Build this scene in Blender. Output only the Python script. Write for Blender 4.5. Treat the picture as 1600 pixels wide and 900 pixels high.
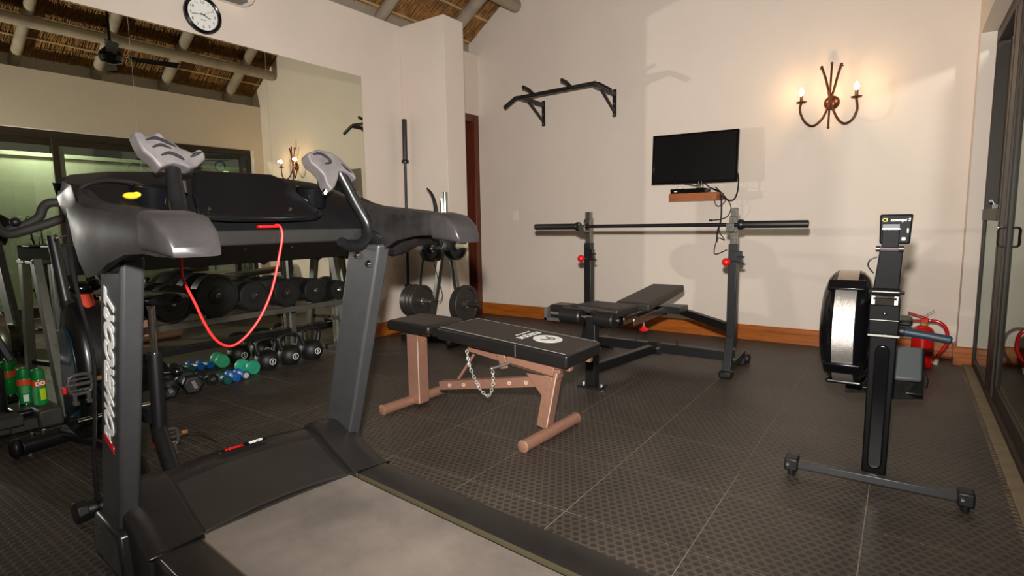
import bpy, bmesh, math, random
from mathutils import Vector, Matrix
random.seed(7)
S = bpy.context.scene
C = S.collection
for o in list(bpy.data.objects): bpy.data.objects.remove(o)

# ---------------------------------------------------------------- camera
FPX = 870.4; YAW = -.6141; PITCH = -.1156; ROLL = -.0168
CAM = Vector((2.0703, -1.8672, 1.1646))
_f = Vector((math.sin(YAW)*math.cos(PITCH), math.cos(YAW)*math.cos(PITCH), math.sin(PITCH)))
_r = Vector((math.cos(YAW), -math.sin(YAW), 0)); _u = _r.cross(_f)
RGT = math.cos(ROLL)*_r + math.sin(ROLL)*_u
UPV = -math.sin(ROLL)*_r + math.cos(ROLL)*_u
cd = bpy.data.cameras.new('camera'); cam = bpy.data.objects.new('camera', cd); C.objects.link(cam)
cd.sensor_width = 36; cd.lens = FPX/1600*36; cd.clip_start = .02; cd.clip_end = 100
cam.matrix_world = Matrix(((RGT.x, UPV.x, -_f.x, CAM.x), (RGT.y, UPV.y, -_f.y, CAM.y), (RGT.z, UPV.z, -_f.z, CAM.z), (0, 0, 0, 1)))
S.camera = cam

# ---------------------------------------------------------------- world and light
w = bpy.data.worlds.new('night'); S.world = w; w.use_nodes = True
w.node_tree.nodes['Background'].inputs[0].default_value = (.50, .55, .62, 1)
w.node_tree.nodes['Background'].inputs[1].default_value = .06
def ray_(x, y): return RGT*((x-800)/FPX) + UPV*((450-y)/FPX) + _f
def lamp(name, kind, loc, energy, col, target=None, **kw):
    l = bpy.data.lights.new(name, kind); l.energy = energy; l.color = col
    for k, v in kw.items(): setattr(l, k, v)
    o = bpy.data.objects.new(name, l); C.objects.link(o); o.location = loc
    if target is not None: o.rotation_euler = (Vector(target)-Vector(loc)).to_track_quat('-Z', 'Y').to_euler()
    return o
# the photographer's flash gun, 22 cm over the lens, head tilted up
FL = CAM + Vector((-.03, 0, .22)); FT = CAM + ray_(850, 130)*3
FLASH = dict(shadow_soft_size=.035, spot_size=math.radians(134), spot_blend=1.)
lamp('camera_flash', 'SPOT', FL, 950, (1, .955, .905), FT, **FLASH)
# the same flash as the wall mirror sends it back into the room: the mirror's image of the gun,
# shining through the mirror's outline only (see the mirror for the opening it passes)
MX = -2.4135
flash_image = lamp('camera_flash_in_mirror', 'SPOT', (2*MX-FL.x, FL.y, FL.z), 640, (1, .96, .87), (2*MX-FT.x, FT.y, FT.z), **FLASH)
S.view_settings.view_transform = 'Standard'; S.view_settings.look = 'None'
S.view_settings.gamma = 1; S.view_settings.use_curve_mapping = False
S.view_settings.exposure = 0.0

# ---------------------------------------------------------------- pixel of the photo -> point on a plane of the room
def ray(x, y): return RGT*((x-800)/FPX) + UPV*((450-y)/FPX) + _f
def onP(x, y, p, n):
    d = ray(x, y); return CAM + d*((Vector(p)-CAM).dot(n)/d.dot(n))
def onX(x, y, X): return onP(x, y, (X, 0, 0), Vector((1, 0, 0)))
def onY(x, y, Y): return onP(x, y, (0, Y, 0), Vector((0, 1, 0)))
def onZ(x, y, Z=0): return onP(x, y, (0, 0, Z), Vector((0, 0, 1)))

# ---------------------------------------------------------------- materials
MATS = {}
def lin(c):
    return tuple(((v/255+.055)/1.055)**2.4 if v/255 > .04045 else v/255/12.92 for v in c)
def node(nt, typ, ins=None, **props):
    n = nt.nodes.new(typ)
    for k, v in props.items(): setattr(n, k, v)
    for k, v in (ins or {}).items():
        if isinstance(v, bpy.types.NodeSocket): nt.links.new(v, n.inputs[k])
        else: n.inputs[k].default_value = v
    return n
def mat(name, col, rough=.5, metal=0., var=0., vscale=6., bump=0., bscale=60., spec=.5, coat=0., emit=None, stretch=None, detail=4., world=False, rvar=0.):
    if name in MATS: return MATS[name]
    m = bpy.data.materials.new(name); m.use_nodes = True; nt = m.node_tree
    b = nt.nodes['Principled BSDF']; MATS[name] = m
    c = lin(col) if max(col) > 1 else col
    b.inputs['Base Color'].default_value = (*c, 1); b.inputs['Roughness'].default_value = rough
    b.inputs['Metallic'].default_value = metal; b.inputs['Specular IOR Level'].default_value = spec
    b.inputs['Coat Weight'].default_value = coat; b.inputs['Coat Roughness'].default_value = .15
    if emit: b.inputs['Emission Color'].default_value = (*emit[0], 1); b.inputs['Emission Strength'].default_value = emit[1]
    if world: vec = node(nt, 'ShaderNodeNewGeometry').outputs['Position']
    else: vec = node(nt, 'ShaderNodeTexCoord').outputs['Object']
    if stretch: vec = node(nt, 'ShaderNodeMapping', {'Vector': vec, 'Scale': stretch}).outputs[0]
    if var or rvar:
        n = node(nt, 'ShaderNodeTexNoise', {'Vector': vec, 'Scale': vscale, 'Detail': detail, 'Roughness': .62})
        if var:
            r = node(nt, 'ShaderNodeMapRange', {'Value': n.outputs[0], 'From Min': .3, 'From Max': .7, 'To Min': 1-var, 'To Max': 1+var})
            mx = node(nt, 'ShaderNodeVectorMath', {0: (c[0], c[1], c[2]), 1: r.outputs[0]}, operation='MULTIPLY')
            nt.links.new(mx.outputs[0], b.inputs['Base Color'])
        if rvar:
            r = node(nt, 'ShaderNodeMapRange', {'Value': n.outputs[0], 'From Min': .3, 'From Max': .7, 'To Min': rough-rvar, 'To Max': rough+rvar})
            nt.links.new(r.outputs[0], b.inputs['Roughness'])
    if bump:
        n2 = node(nt, 'ShaderNodeTexNoise', {'Vector': vec, 'Scale': bscale, 'Detail': 3.})
        bp = node(nt, 'ShaderNodeBump', {'Height': n2.outputs[0], 'Strength': bump, 'Distance': .004})
        nt.links.new(bp.outputs[0], b.inputs['Normal'])
    return m

plaster = mat('plaster', (220, 206, 193), .85, var=.03, vscale=1.3, bump=.12, bscale=45, world=True)
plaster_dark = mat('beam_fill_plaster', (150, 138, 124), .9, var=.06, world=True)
wood_skirt = mat('varnished_pine', (168, 92, 30), .32, var=.28, vscale=5, stretch=(.6, 6, 9), bump=.1, bscale=20, coat=.3, detail=7, world=True)
wood_door = mat('mahogany', (92, 42, 22), .4, var=.25, vscale=7, stretch=(5, 5, .5), world=True)
pole_m = mat('weathered_gum_pole', (148, 134, 116), .8, var=.22, vscale=4, bump=.5, bscale=18)
lath_m = mat('lath', (176, 152, 112), .8, var=.2, vscale=9)
thatch_m = mat('thatch_backing', (96, 66, 34), .95, var=.45, vscale=16, stretch=(1.2, 9, 1.2), bump=1., bscale=30, world=True)
reed_m = mat('thatch_reed', (136, 94, 44), .8, var=.55, vscale=9, world=True)
frame_m = mat('bronze_aluminium', (50, 41, 33), .5, 0., var=.08, spec=.3)
sill_m = mat('dusty_sill', (128, 112, 88), .6, var=.2, vscale=14, world=True)
tile_gap = mat('dusty_screed', (128, 111, 90), .9, var=.55, vscale=1.8)
patio_m = mat('patio_paving', (120, 116, 104), .7, var=.15, vscale=3)
patio_wall_m = mat('patio_plaster', (178, 182, 160), .9, var=.05)
black_paint = mat('black_powder_coat', (20, 20, 21), .38, var=.12, vscale=20, bump=.06, bscale=220)
black_gloss = mat('black_gloss_plastic', (10, 10, 12), .17, spec=.45)
black_plastic = mat('black_plastic', (18, 18, 19), .32, var=.15, vscale=9, rvar=.06, spec=.32)
scuffed = mat('scuffed_black_plastic', (34, 32, 31), .45, var=.45, vscale=11, rvar=.08, detail=8, spec=.10)
hood_m = mat('satin_charcoal', (32, 30, 29), .3, var=.14, vscale=5, rvar=.06)
black_rubber = mat('black_rubber', (17, 17, 17), .5, var=.2, vscale=14)
console_m = mat('matt_console', (14, 14, 15), .38, var=.15, vscale=8, spec=.25)
iron_m = mat('grey_cast_iron', (42, 39, 36), .45, var=.2, vscale=18)
grey_steel = mat('charcoal_steel', (50, 50, 51), .4, var=.1, vscale=15, bump=.05, bscale=300)
chrome = mat('chrome', (205, 205, 205), .12, 1.)
galv = mat('zinc_chrome_speckled', (150, 148, 140), .28, 1., var=.35, vscale=60)
steel = mat('brushed_steel', (170, 168, 160), .32, .9, var=.12, vscale=20, stretch=(1, 1, 30))
vinyl = mat('black_vinyl', (26, 24, 23), .34, var=.12, vscale=6, bump=.12, bscale=120)
vinyl_top = mat('dull_black_vinyl', (42, 37, 33), .5, var=.1, vscale=9, bump=.15, bscale=260)
seam_m = mat('grey_piping', (130, 126, 120), .5)
copper = mat('hammered_copper_paint', (144, 105, 87), .42, .25, var=.08, vscale=40, bump=.2, bscale=160)
copper_edge = mat('worn_weld_edge', (214, 186, 168), .4, .3)
red_pl = mat('red_plastic', (214, 22, 26), .3)
red_cord = mat('red_cord', (226, 28, 24), .5)
red_paint = mat('red_enamel', (196, 14, 14), .22, coat=.4)
dark_red = mat('maroon_print', (120, 14, 16), .3)
white_print = mat('white_print', (238, 238, 232), .5)
yellow_print = mat('yellow_print', (226, 210, 40), .5)
grey_print = mat('grey_print', (110, 106, 102), .5)
grip_grey = mat('grey_grip_plastic', (84, 79, 79), .5, var=.25, vscale=16, spec=.3)
grip_dark = mat('grip_inset', (38, 36, 39), .45, var=.2, vscale=20, spec=.4)
teal_m = mat('teal_vinyl', (50, 164, 132), .42, var=.06)
teal_dark = mat('dark_teal_vinyl', (16, 84, 82), .42)
blue_m = mat('blue_vinyl', (18, 90, 168), .4, var=.06)
green_can = mat('green_can', (20, 138, 62), .3, coat=.3)
green_light = mat('pale_green_print', (86, 158, 100), .4)
orange_can = mat('orange_print', (226, 72, 34), .4)
lime_can = mat('lime_print', (186, 212, 40), .4)
bronze_m = mat('antique_bronze', (96, 58, 38), .34, .7, var=.25, vscale=30)
candle_m = mat('candle_tube', (70, 46, 34), .45, .4)
ivory = mat('ivory_plastic', (226, 220, 206), .4)
screen_m = mat('tv_screen', (14, 14, 15), .22)
belt_m = mat('dusty_running_belt', (106, 97, 89), .75, var=.38, vscale=2.4, bump=.25, bscale=300, detail=8)
orange_wood = mat('shelf_veneer', (160, 92, 48), .4, var=.2, vscale=6, stretch=(2, 8, 8))
handle_blue = mat('blue_grey_grip', (28, 46, 60), .5, var=.1, vscale=20)
teal_frame = mat('petrol_blue_paint', (8, 40, 50), .25, coat=.3)
leaf_m = mat('leaf', (48, 62, 28), .5, var=.3, vscale=12)
bark_m = mat('bark', (52, 44, 36), .8, var=.3)
pot_m = mat('terracotta', (120, 84, 60), .8)
yellow_m = mat('yellow_cloth', (232, 186, 20), .7)
bulb_m = mat('lit_bulb', (255, 236, 200), .4, emit=((1, .72, .38), 26.))
clear_m = mat('tan_nozzle', (186, 178, 150), .4)
clip_orange = mat('orange_clip', (214, 74, 48), .4)

def mirror_material():
    m = bpy.data.materials.new('mirror_silver'); m.use_nodes = True; nt = m.node_tree; nt.nodes.clear()
    g = node(nt, 'ShaderNodeBsdfGlossy', {'Color': (.67, .68, .56, 1), 'Roughness': 0.})
    nt.links.new(g.outputs[0], node(nt, 'ShaderNodeOutputMaterial').inputs[0]); return m
def glass_material():
    m = bpy.data.materials.new('door_glass'); m.use_nodes = True; nt = m.node_tree; nt.nodes.clear()
    t = node(nt, 'ShaderNodeBsdfTransparent', {'Color': (.88, .94, .89, 1)})
    g = node(nt, 'ShaderNodeBsdfGlossy', {'Color': (.90, 1, .94, 1), 'Roughness': .0})
    fr = node(nt, 'ShaderNodeFresnel', {'IOR': 1.85})
    mx = node(nt, 'ShaderNodeMixShader', {0: fr.outputs[0], 1: t.outputs[0], 2: g.outputs[0]})
    nt.links.new(mx.outputs[0], node(nt, 'ShaderNodeOutputMaterial').inputs[0]); return m
def tile_material():
    m = bpy.data.materials.new('studded_rubber'); m.use_nodes = True; nt = m.node_tree; b = nt.nodes['Principled BSDF']
    pos = node(nt, 'ShaderNodeNewGeometry').outputs['Position']
    sc = node(nt, 'ShaderNodeVectorMath', {0: pos, 1: (1/.036, 1/.036, 0)}, operation='MULTIPLY').outputs[0]
    def lattice(off):
        v = node(nt, 'ShaderNodeVectorMath', {0: sc, 1: off}, operation='ADD').outputs[0]
        v = node(nt, 'ShaderNodeVectorMath', {0: v, 1: (1, 1.7320508, 1)}, operation='DIVIDE').outputs[0]
        v = node(nt, 'ShaderNodeVectorMath', {0: v}, operation='FRACTION').outputs[0]
        v = node(nt, 'ShaderNodeVectorMath', {0: v, 1: (.5, .5, 0)}, operation='SUBTRACT').outputs[0]
        v = node(nt, 'ShaderNodeVectorMath', {0: v, 1: (1, 1.7320508, 0)}, operation='MULTIPLY').outputs[0]
        return node(nt, 'ShaderNodeVectorMath', {0: v}, operation='LENGTH').outputs['Value']
    d = node(nt, 'ShaderNodeMath', {0: lattice((0, 0, 0)), 1: lattice((.5, .8660254, 0))}, operation='MINIMUM').outputs[0]
    cr = node(nt, 'ShaderNodeValToRGB', {0: d})
    e = cr.color_ramp.elements; e[0].position = .30; e[0].color = (*lin((50, 44, 39)), 1); e[1].position = .44; e[1].color = (*lin((82, 73, 64)), 1)
    x = e.new(.52); x.color = (*lin((63, 56, 49)), 1)
    n = node(nt, 'ShaderNodeTexNoise', {'Vector': pos, 'Scale': 2.2, 'Detail': 6.})
    n2 = node(nt, 'ShaderNodeTexNoise', {'Vector': pos, 'Scale': 420., 'Detail': 2.})
    r = node(nt, 'ShaderNodeMapRange', {'Value': n.outputs[0], 'From Min': .3, 'From Max': .7, 'To Min': .72, 'To Max': 1.2})
    r2 = node(nt, 'ShaderNodeMapRange', {'Value': n2.outputs[0], 'From Min': .3, 'From Max': .7, 'To Min': .85, 'To Max': 1.15})
    k = node(nt, 'ShaderNodeMath', {0: r.outputs[0], 1: r2.outputs[0]}, operation='MULTIPLY').outputs[0]
    mx = node(nt, 'ShaderNodeVectorMath', {0: cr.outputs[0], 1: k}, operation='MULTIPLY')
    nt.links.new(mx.outputs[0], b.inputs['Base Color'])
    h = node(nt, 'ShaderNodeMapRange', {'Value': d, 'From Min': .33, 'From Max': .42, 'To Min': 1., 'To Max': 0.})
    bp = node(nt, 'ShaderNodeBump', {'Height': h.outputs[0], 'Strength': .5, 'Distance': .0015})
    nt.links.new(bp.outputs[0], b.inputs['Normal'])
    b.inputs['Roughness'].default_value = .48; b.inputs['Specular IOR Level'].default_value = .45
    return m
mirror_m = mirror_material(); glass_m = glass_material(); tile_m = tile_material()

# ---------------------------------------------------------------- mesh helpers
def frame_of(d, up=None):
    d = d.normalized()
    up = Vector(up) if up is not None else (Vector((0, 0, 1)) if abs(d.z) < .95 else Vector((1, 0, 0)))
    s = d.cross(up).normalized(); return s, s.cross(d).normalized()
class B:
    """collects shapes in the local space of one thing; build() links them as one mesh object"""
    def __init__(self): self.v = []; self.f = []
    def add(self, vs, fs):
        n = len(self.v); self.v += [Vector(p) for p in vs]; self.f += [tuple(i+n for i in f) for f in fs]; return self
    def box(self, c, s, rot=None):
        c = Vector(c); h = Vector(s)/2
        vs = [Vector((x*h.x, y*h.y, z*h.z)) for z in (-1, 1) for y in (-1, 1) for x in (-1, 1)]
        if rot is not None: vs = [rot @ p for p in vs]
        return self.add([p+c for p in vs], [(0, 2, 3, 1), (4, 5, 7, 6), (0, 1, 5, 4), (2, 6, 7, 3), (0, 4, 6, 2), (1, 3, 7, 5)])
    def mm(self, a, b): a, b = Vector(a), Vector(b); return self.box((a+b)/2, [abs(t) for t in b-a])
    def beam(self, a, b, w, h, up=None):
        a, b = Vector(a), Vector(b); s, u = frame_of(b-a, up)
        vs = [p + s*(x*w/2) + u*(y*h/2) for p in (a, b) for x, y in ((-1, -1), (1, -1), (1, 1), (-1, 1))]
        return self.add(vs, [(3, 2, 1, 0), (4, 5, 6, 7), (0, 1, 5, 4), (1, 2, 6, 5), (2, 3, 7, 6), (3, 0, 4, 7)])
    def rings(self, rs, cap=True, close=False):
        n = len(rs[0]); vs = [p for r in rs for p in r]; fs = []
        m = len(rs)
        for i in range(m if close else m-1):
            j = (i+1) % m
            for k in range(n): fs.append((i*n+k, i*n+(k+1) % n, j*n+(k+1) % n, j*n+k))
        if cap and not close: fs.append(tuple(range(n-1, -1, -1))); fs.append(tuple((m-1)*n+k for k in range(n)))
        return self.add(vs, fs)
    def cyl(self, a, b, r, r2=None, seg=20):
        a, b = Vector(a), Vector(b); s, u = frame_of(b-a); r2 = r if r2 is None else r2
        def ring(p, q): return [p + (s*math.cos(t)+u*math.sin(t))*q for t in [2*math.pi*i/seg for i in range(seg)]]
        return self.rings([ring(a, r), ring(b, r2)])
    def tube(self, pts, r, seg=10, smooth=0, close=False, flat=1.):
        P = [Vector(p) for p in pts]
        R = list(r) if isinstance(r, (list, tuple)) else [r]*len(P)
        if smooth: P, R = spline(P, R, smooth, close)
        n = len(P); T = []
        for i in range(n):
            if close: t = P[(i+1) % n]-P[i-1]
            else: t = P[min(i+1, n-1)]-P[max(i-1, 0)]
            T.append(t.normalized())
        s, u = frame_of(T[0]); rs = []
        for i in range(n):
            s = (s - T[i]*s.dot(T[i])).normalized(); u = s.cross(T[i])
            rs.append([P[i] + (s*math.cos(a)+u*math.sin(a)*flat)*R[i] for a in [2*math.pi*k/seg for k in range(seg)]])
        return self.rings(rs, close=close)
    def lathe(self, prof, c=(0, 0, 0), axis=(0, 0, 1), seg=28, close=False):
        c = Vector(c); a = Vector(axis).normalized(); s, u = frame_of(a)
        return self.rings([[c + a*h + (s*math.cos(t)+u*math.sin(t))*max(r, 1e-4) for t in [2*math.pi*i/seg for i in range(seg)]] for r, h in prof], close=close)
    def ball(self, c, r, sx=1, sy=1, sz=1, seg=16):
        c = Vector(c); rs = []
        for i in range(1, 9):
            t = math.pi*i/9
            rs.append([c + Vector((r*sx*math.sin(t)*math.cos(p), r*sy*math.sin(t)*math.sin(p), -r*sz*math.cos(t))) for p in [2*math.pi*k/seg for k in range(seg)]])
        return self.rings(rs)
    def prism(self, poly, depth):
        """poly: 3-D points in one plane; depth: vector"""
        P = [Vector(p) for p in poly]; D = Vector(depth)
        return self.rings([P, [p+D for p in P]])
    def build(self, name, material, parent=None, bev=0, seg=2, smooth=35, off=None, sub=0, flip=False):
        me = bpy.data.meshes.new(name)
        vs = [p-Vector(off) for p in self.v] if off is not None else self.v
        me.from_pydata([tuple(p) for p in vs], [], self.f)
        bm = bmesh.new(); bm.from_mesh(me); bmesh.ops.recalc_face_normals(bm, faces=bm.faces); bm.to_mesh(me); bm.free()
        me.materials.append(material)
        o = bpy.data.objects.new(name, me); C.objects.link(o)
        if parent is not None: o.parent = parent
        if bev:
            m = o.modifiers.new('bevel', 'BEVEL'); m.width = bev; m.segments = seg; m.limit_method = 'ANGLE'; m.angle_limit = math.radians(40)
        if sub:
            m = o.modifiers.new('sub', 'SUBSURF'); m.levels = sub; m.render_levels = sub
        if smooth:
            for p in me.polygons: p.use_smooth = True
            if not sub: me.set_sharp_from_angle(angle=math.radians(smooth))
        return o
def spline(P, R, k, close=False):
    Q, W = [], []; n = len(P)
    for i in range(n if close else n-1):
        if close: a, b, c, d = P[i-1], P[i], P[(i+1) % n], P[(i+2) % n]; ra, rb = R[i], R[(i+1) % n]
        else: a, b, c, d = P[max(i-1, 0)], P[i], P[i+1], P[min(i+2, n-1)]; ra, rb = R[i], R[i+1]
        for j in range(k):
            t = j/k
            Q.append(.5*((2*b) + (c-a)*t + (2*a-5*b+4*c-d)*t*t + (3*b-a-3*c+d)*t**3)); W.append(ra+(rb-ra)*t)
    if not close: Q.append(P[-1]); W.append(R[-1])
    return Q, W
def tag(o, label=None, cat=None, group=None, kind=None):
    if label: o['label'] = label
    if cat: o['category'] = cat
    if group: o['group'] = group
    if kind: o['kind'] = kind
    return o
def thing(name, label, cat, loc=(0, 0, 0), rz=0, group=None):
    o = bpy.data.objects.new(name, None); C.objects.link(o); o.empty_display_size = .05
    o.location = loc; o.rotation_euler = (0, 0, rz); return tag(o, label, cat, group)
def struct(o): o['kind'] = 'structure'; return o
def copy_tree(o, parent=None):
    c = o.copy(); C.objects.link(c); c.parent = parent
    for ch in [q for q in bpy.data.objects if q.parent == o]: copy_tree(ch, c)
    return c
def text(body, size, name, material, parent, M, depth=.0015, shear=0., bold=0., align='CENTER'):
    cu = bpy.data.curves.new(name, 'FONT'); cu.body = body; cu.size = size; cu.extrude = depth; cu.shear = shear; cu.offset = bold
    cu.align_x = align; cu.align_y = 'CENTER'
    t = bpy.data.objects.new(name, cu); C.objects.link(t)
    bpy.context.view_layer.update()
    me = bpy.data.meshes.new_from_object(t.evaluated_get(bpy.context.evaluated_depsgraph_get()))
    bpy.data.objects.remove(t); bpy.data.curves.remove(cu)
    me.transform(M); me.materials.clear(); me.materials.append(material)
    o = bpy.data.objects.new(name, me); C.objects.link(o); o.parent = parent; return o
def basis(org, ex, ey):
    ex = Vector(ex).normalized(); ey = Vector(ey).normalized(); ez = ex.cross(ey)
    return Matrix(((ex.x, ey.x, ez.x, org[0]), (ex.y, ey.y, ez.y, org[1]), (ex.z, ey.z, ez.z, org[2]), (0, 0, 0, 1)))
def rotm(ax, deg): return Matrix.Rotation(math.radians(deg), 3, ax)
def rrect(w, h, r, n=4):
    out = []
    for cx, cy, a0 in ((w/2-r, h/2-r, 0), (-w/2+r, h/2-r, 90), (-w/2+r, -h/2+r, 180), (w/2-r, -h/2+r, 270)):
        for i in range(n+1):
            a = math.radians(a0+90*i/n); out.append((cx+r*math.cos(a), cy+r*math.sin(a)))
    return out

# ================================================================ THE SETTING
XL, XR, YB, YF = -2.42, 2.452, 3.84, -3.30
RC = .08; SL = .677
def zroof(x): return 3.645 + SL*((x if x < RC else 2*RC-x) + 2.221)
# floor: screed, then one object for every rubber tile
floor = struct(B().mm((-2.7, YF-.1, -.12), (2.49, YB+.1, -.0007)).build('floor', tile_gap, smooth=0))
full = None
for iu in range(-5, 5):
    for iv in range(-7, 8):
        x0, x1 = max(iu*.5, XL), min(iu*.5+.5, 2.475); y0, y1 = max(iv*.5, YF), min(iv*.5+.5, YB)
        if x1-x0 < .02 or y1-y0 < .02: continue
        g = .0017
        if x1-x0 > .499 and y1-y0 > .499:
            if full is None:
                full = B().mm((-.25+g, -.25+g, -.0007), (.25-g, .25-g, 0)).build('mat_tile', tile_m, floor, smooth=0)
                full.location = ((x0+x1)/2, (y0+y1)/2, 0); continue
            t = full.copy(); C.objects.link(t); t.parent = floor; t.location = ((x0+x1)/2, (y0+y1)/2, 0)
        else:
            B().mm((x0+g, y0+g, -.0007), (x1-g, y1-g, 0)).build('mat_tile', tile_m, floor, smooth=0)
# the jigsaw teeth along the sill
bt = B(); y = -2.6
while y < 3.55:
    bt.prism([(2.474, y, -.006), (2.488, y-.003, -.006), (2.494, y+.006, -.006), (2.488, y+.016, -.006), (2.474, y+.013, -.006)], (0, 0, .006)); y += .034
tag(bt.build('mat_edge_teeth', tile_m, floor, smooth=0), kind='stuff')
struct(B().mm((2.49, -2.7, -.12), (2.66, 3.64, .012)).build('trim_1', sill_m, bev=.004))

# walls
def gable(y0, y1, name):
    poly = [(-2.62, y0, 0), (2.72, y0, 0), (2.72, y0, zroof(2.72)-.0), (RC, y0, zroof(RC)), (-2.62, y0, zroof(-2.62))]
    return struct(B().prism(poly, (0, y1-y0, 0)).build(name, plaster, smooth=0))
gable(YB, YB+.2, 'wall_back'); gable(YF-.2, YF, 'wall_front')
# (open behind the mirror, whose panels close it)
struct(B().mm((-2.62, YF, 0), (XL, -2.09, 3.25)).mm((-2.62, 1.945, 0), (XL, 2.81, 3.25)).mm((-2.62, -2.09, 2.62), (XL, 1.945, 3.25)).mm((-2.62, -2.09, 0), (XL, 1.945, .012)).mm((-2.62, 2.81, 2.52), (XL, YB, 3.25)).build('wall_left', plaster, smooth=0))
struct(B().mm((-2.42, 2.51, 0), (-1.795, 2.81, 3.24)).build('wall_pier', plaster, bev=.004))
struct(B().mm((XR, YF, 2.50), (2.72, YB, 3.25)).mm((XR, YF, 0), (2.72, -2.7, 2.5)).mm((2.452, 3.66, 0), (2.72, YB, 2.5)).build('wall_right', plaster, smooth=0))
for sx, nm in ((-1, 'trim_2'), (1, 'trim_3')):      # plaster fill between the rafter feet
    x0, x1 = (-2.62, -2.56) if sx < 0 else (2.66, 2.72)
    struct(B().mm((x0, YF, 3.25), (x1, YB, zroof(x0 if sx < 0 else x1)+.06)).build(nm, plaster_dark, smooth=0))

# skirting boards with two grooves
def skirt(name, a, b, nrm):
    a, b, n = Vector(a), Vector(b), Vector(nrm); Z = Vector((0, 0, 1))
    prof = [(0, 0), (.022, 0), (.022, .055), (.017, .058), (.017, .064), (.022, .067), (.022, .09), (.017, .093), (.017, .099), (.022, .102), (.022, .135), (.014, .145), (0, .145)]
    return struct(B().rings([[p + n*x + Z*z for x, z in prof] for p in (a, b)]).build(name, wood_skirt, smooth=0))
skirt('baseboard_back', (-2.42, YB, 0), (2.452, YB, 0), (0, -1, 0))
skirt('baseboard_left', (XL, 1.96, 0), (XL, 2.51, 0), (1, 0, 0))
skirt('baseboard_pier_front', (-2.40, 2.51, 0), (-1.773, 2.51, 0), (0, -1, 0))
skirt('baseboard_pier_side', (-1.795, 2.51, 0), (-1.795, 2.81, 0), (1, 0, 0))
skirt('baseboard_right', (2.43, 3.66, 0), (2.56, 3.66, 0), (0, -1, 0))
skirt('baseboard_nib', (2.452, 3.66, 0), (2.452, YB, 0), (-1, 0, 0))

# far doorway, mahogany
d2 = struct(thing('door_2', None, None)); d2.location = (-2.5, 3.3, 0)
bl = lambda n, m, a, b, bev=.004: B().mm(a, b).build(n, m, d2, bev=bev, off=d2.location)
bl('jamb', wood_door, (-2.60, 3.745, 0), (-2.425, 3.838, 2.52)); bl('jamb', wood_door, (-2.60, 2.812, 0), (-2.425, 2.90, 2.52))
bl('head_jamb', wood_door, (-2.60, 2.90, 2.43), (-2.43, 3.745, 2.52))
lf = bl('door_leaf', wood_door, (-2.60, 2.905, .01), (-2.56, 3.74, 2.425))
for z0, z1 in ((.2, 1.0), (1.15, 2.25)): B().mm((-2.562, 3.05, z0), (-2.55, 3.57, z1)).build('panel', wood_door, lf, bev=.01, off=d2.location)
B().cyl((-2.56, 3.62, 1.05), (-2.51, 3.62, 1.05), .01).cyl((-2.515, 3.63, 1.05), (-2.515, 3.52, 1.05), .009).build('door_handle', steel, lf, off=d2.location)

# roof: thatch, reeds, laths, poles
ceil = bpy.data.objects.new('ceiling', None); C.objects.link(ceil); struct(ceil)
for s in (-1, 1):
    X = lambda x: x if s < 0 else 2*RC-x
    xe = -2.75
    P = [(X(xe), YF-.2, zroof(xe)), (X(RC), YF-.2, zroof(RC)), (X(RC), YF-.2, zroof(RC)+.25), (X(xe), YF-.2, zroof(xe)+.25)]
    B().prism(P, (0, YB-YF+.4, 0)).build('thatch', thatch_m, ceil, smooth=0)
    # loose reeds lying down the slope
    rv, rf = [], []
    dn = Vector((1, 0, SL)).normalized()
    for i in range(9000):
        x = -2.7 + random.random()**1.3*2.4; yy = YF + random.random()*(YB-YF-.02); L = .12+.22*random.random(); h = -.002-.016*random.random()
        a = Vector((x, yy, zroof(x)+h)); b = a + dn*L + Vector((0, random.uniform(-.025, .025), random.uniform(-.012, .006)))
        if b.y > YB-.005: b.y = YB-.005
        r = .0022+.002*random.random(); n = len(rv)
        for p in (a, b): rv += [(X(p.x), p.y-r, p.z), (X(p.x), p.y+r, p.z), (X(p.x), p.y, p.z-1.6*r)]
        rf += [(n, n+1, n+4, n+3), (n+1, n+2, n+5, n+4), (n+2, n, n+3, n+5)]
    o = B().add(rv, rf).build('thatch_reeds', reed_m, ceil, smooth=0); tag(o, kind='stuff')
    # laths with twine ties
    for k in range(9):
        x = -2.52 + k*.29; z = zroof(x)-.022
        pts = [(X(x), YF + (YB-YF-.03)*q/14, z+random.uniform(-.006, .006)) for q in range(15)]
        l = B().tube(pts, .013, 8).build('lath', lath_m, ceil)
    # rafters
    for y in (-2.2, -1.35, -.42, .58, 1.48, 2.36, 3.36):
        j = random.uniform(-.03, .03); r = .064+random.uniform(-.006, .008)
        pts = [(X(x), y+j*(x+2.6)/2, zroof(x)-.105) for x in (-2.62, -2.0, -1.3, -.6, .06)]
        B().tube(pts, [r*1.05, r, r*.98, r*.95, r*.9], 14).build('rafter', pole_m, ceil)
    x = -1.80
    B().tube([(X(x), YF+.05, 3.69), (X(x+.02), -1, 3.695), (X(x-.02), 1.4, 3.70), (X(x), 3.80, 3.69)], [.078, .074, .072, .074], 16, smooth=4).build('purlin', pole_m, ceil)

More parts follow.
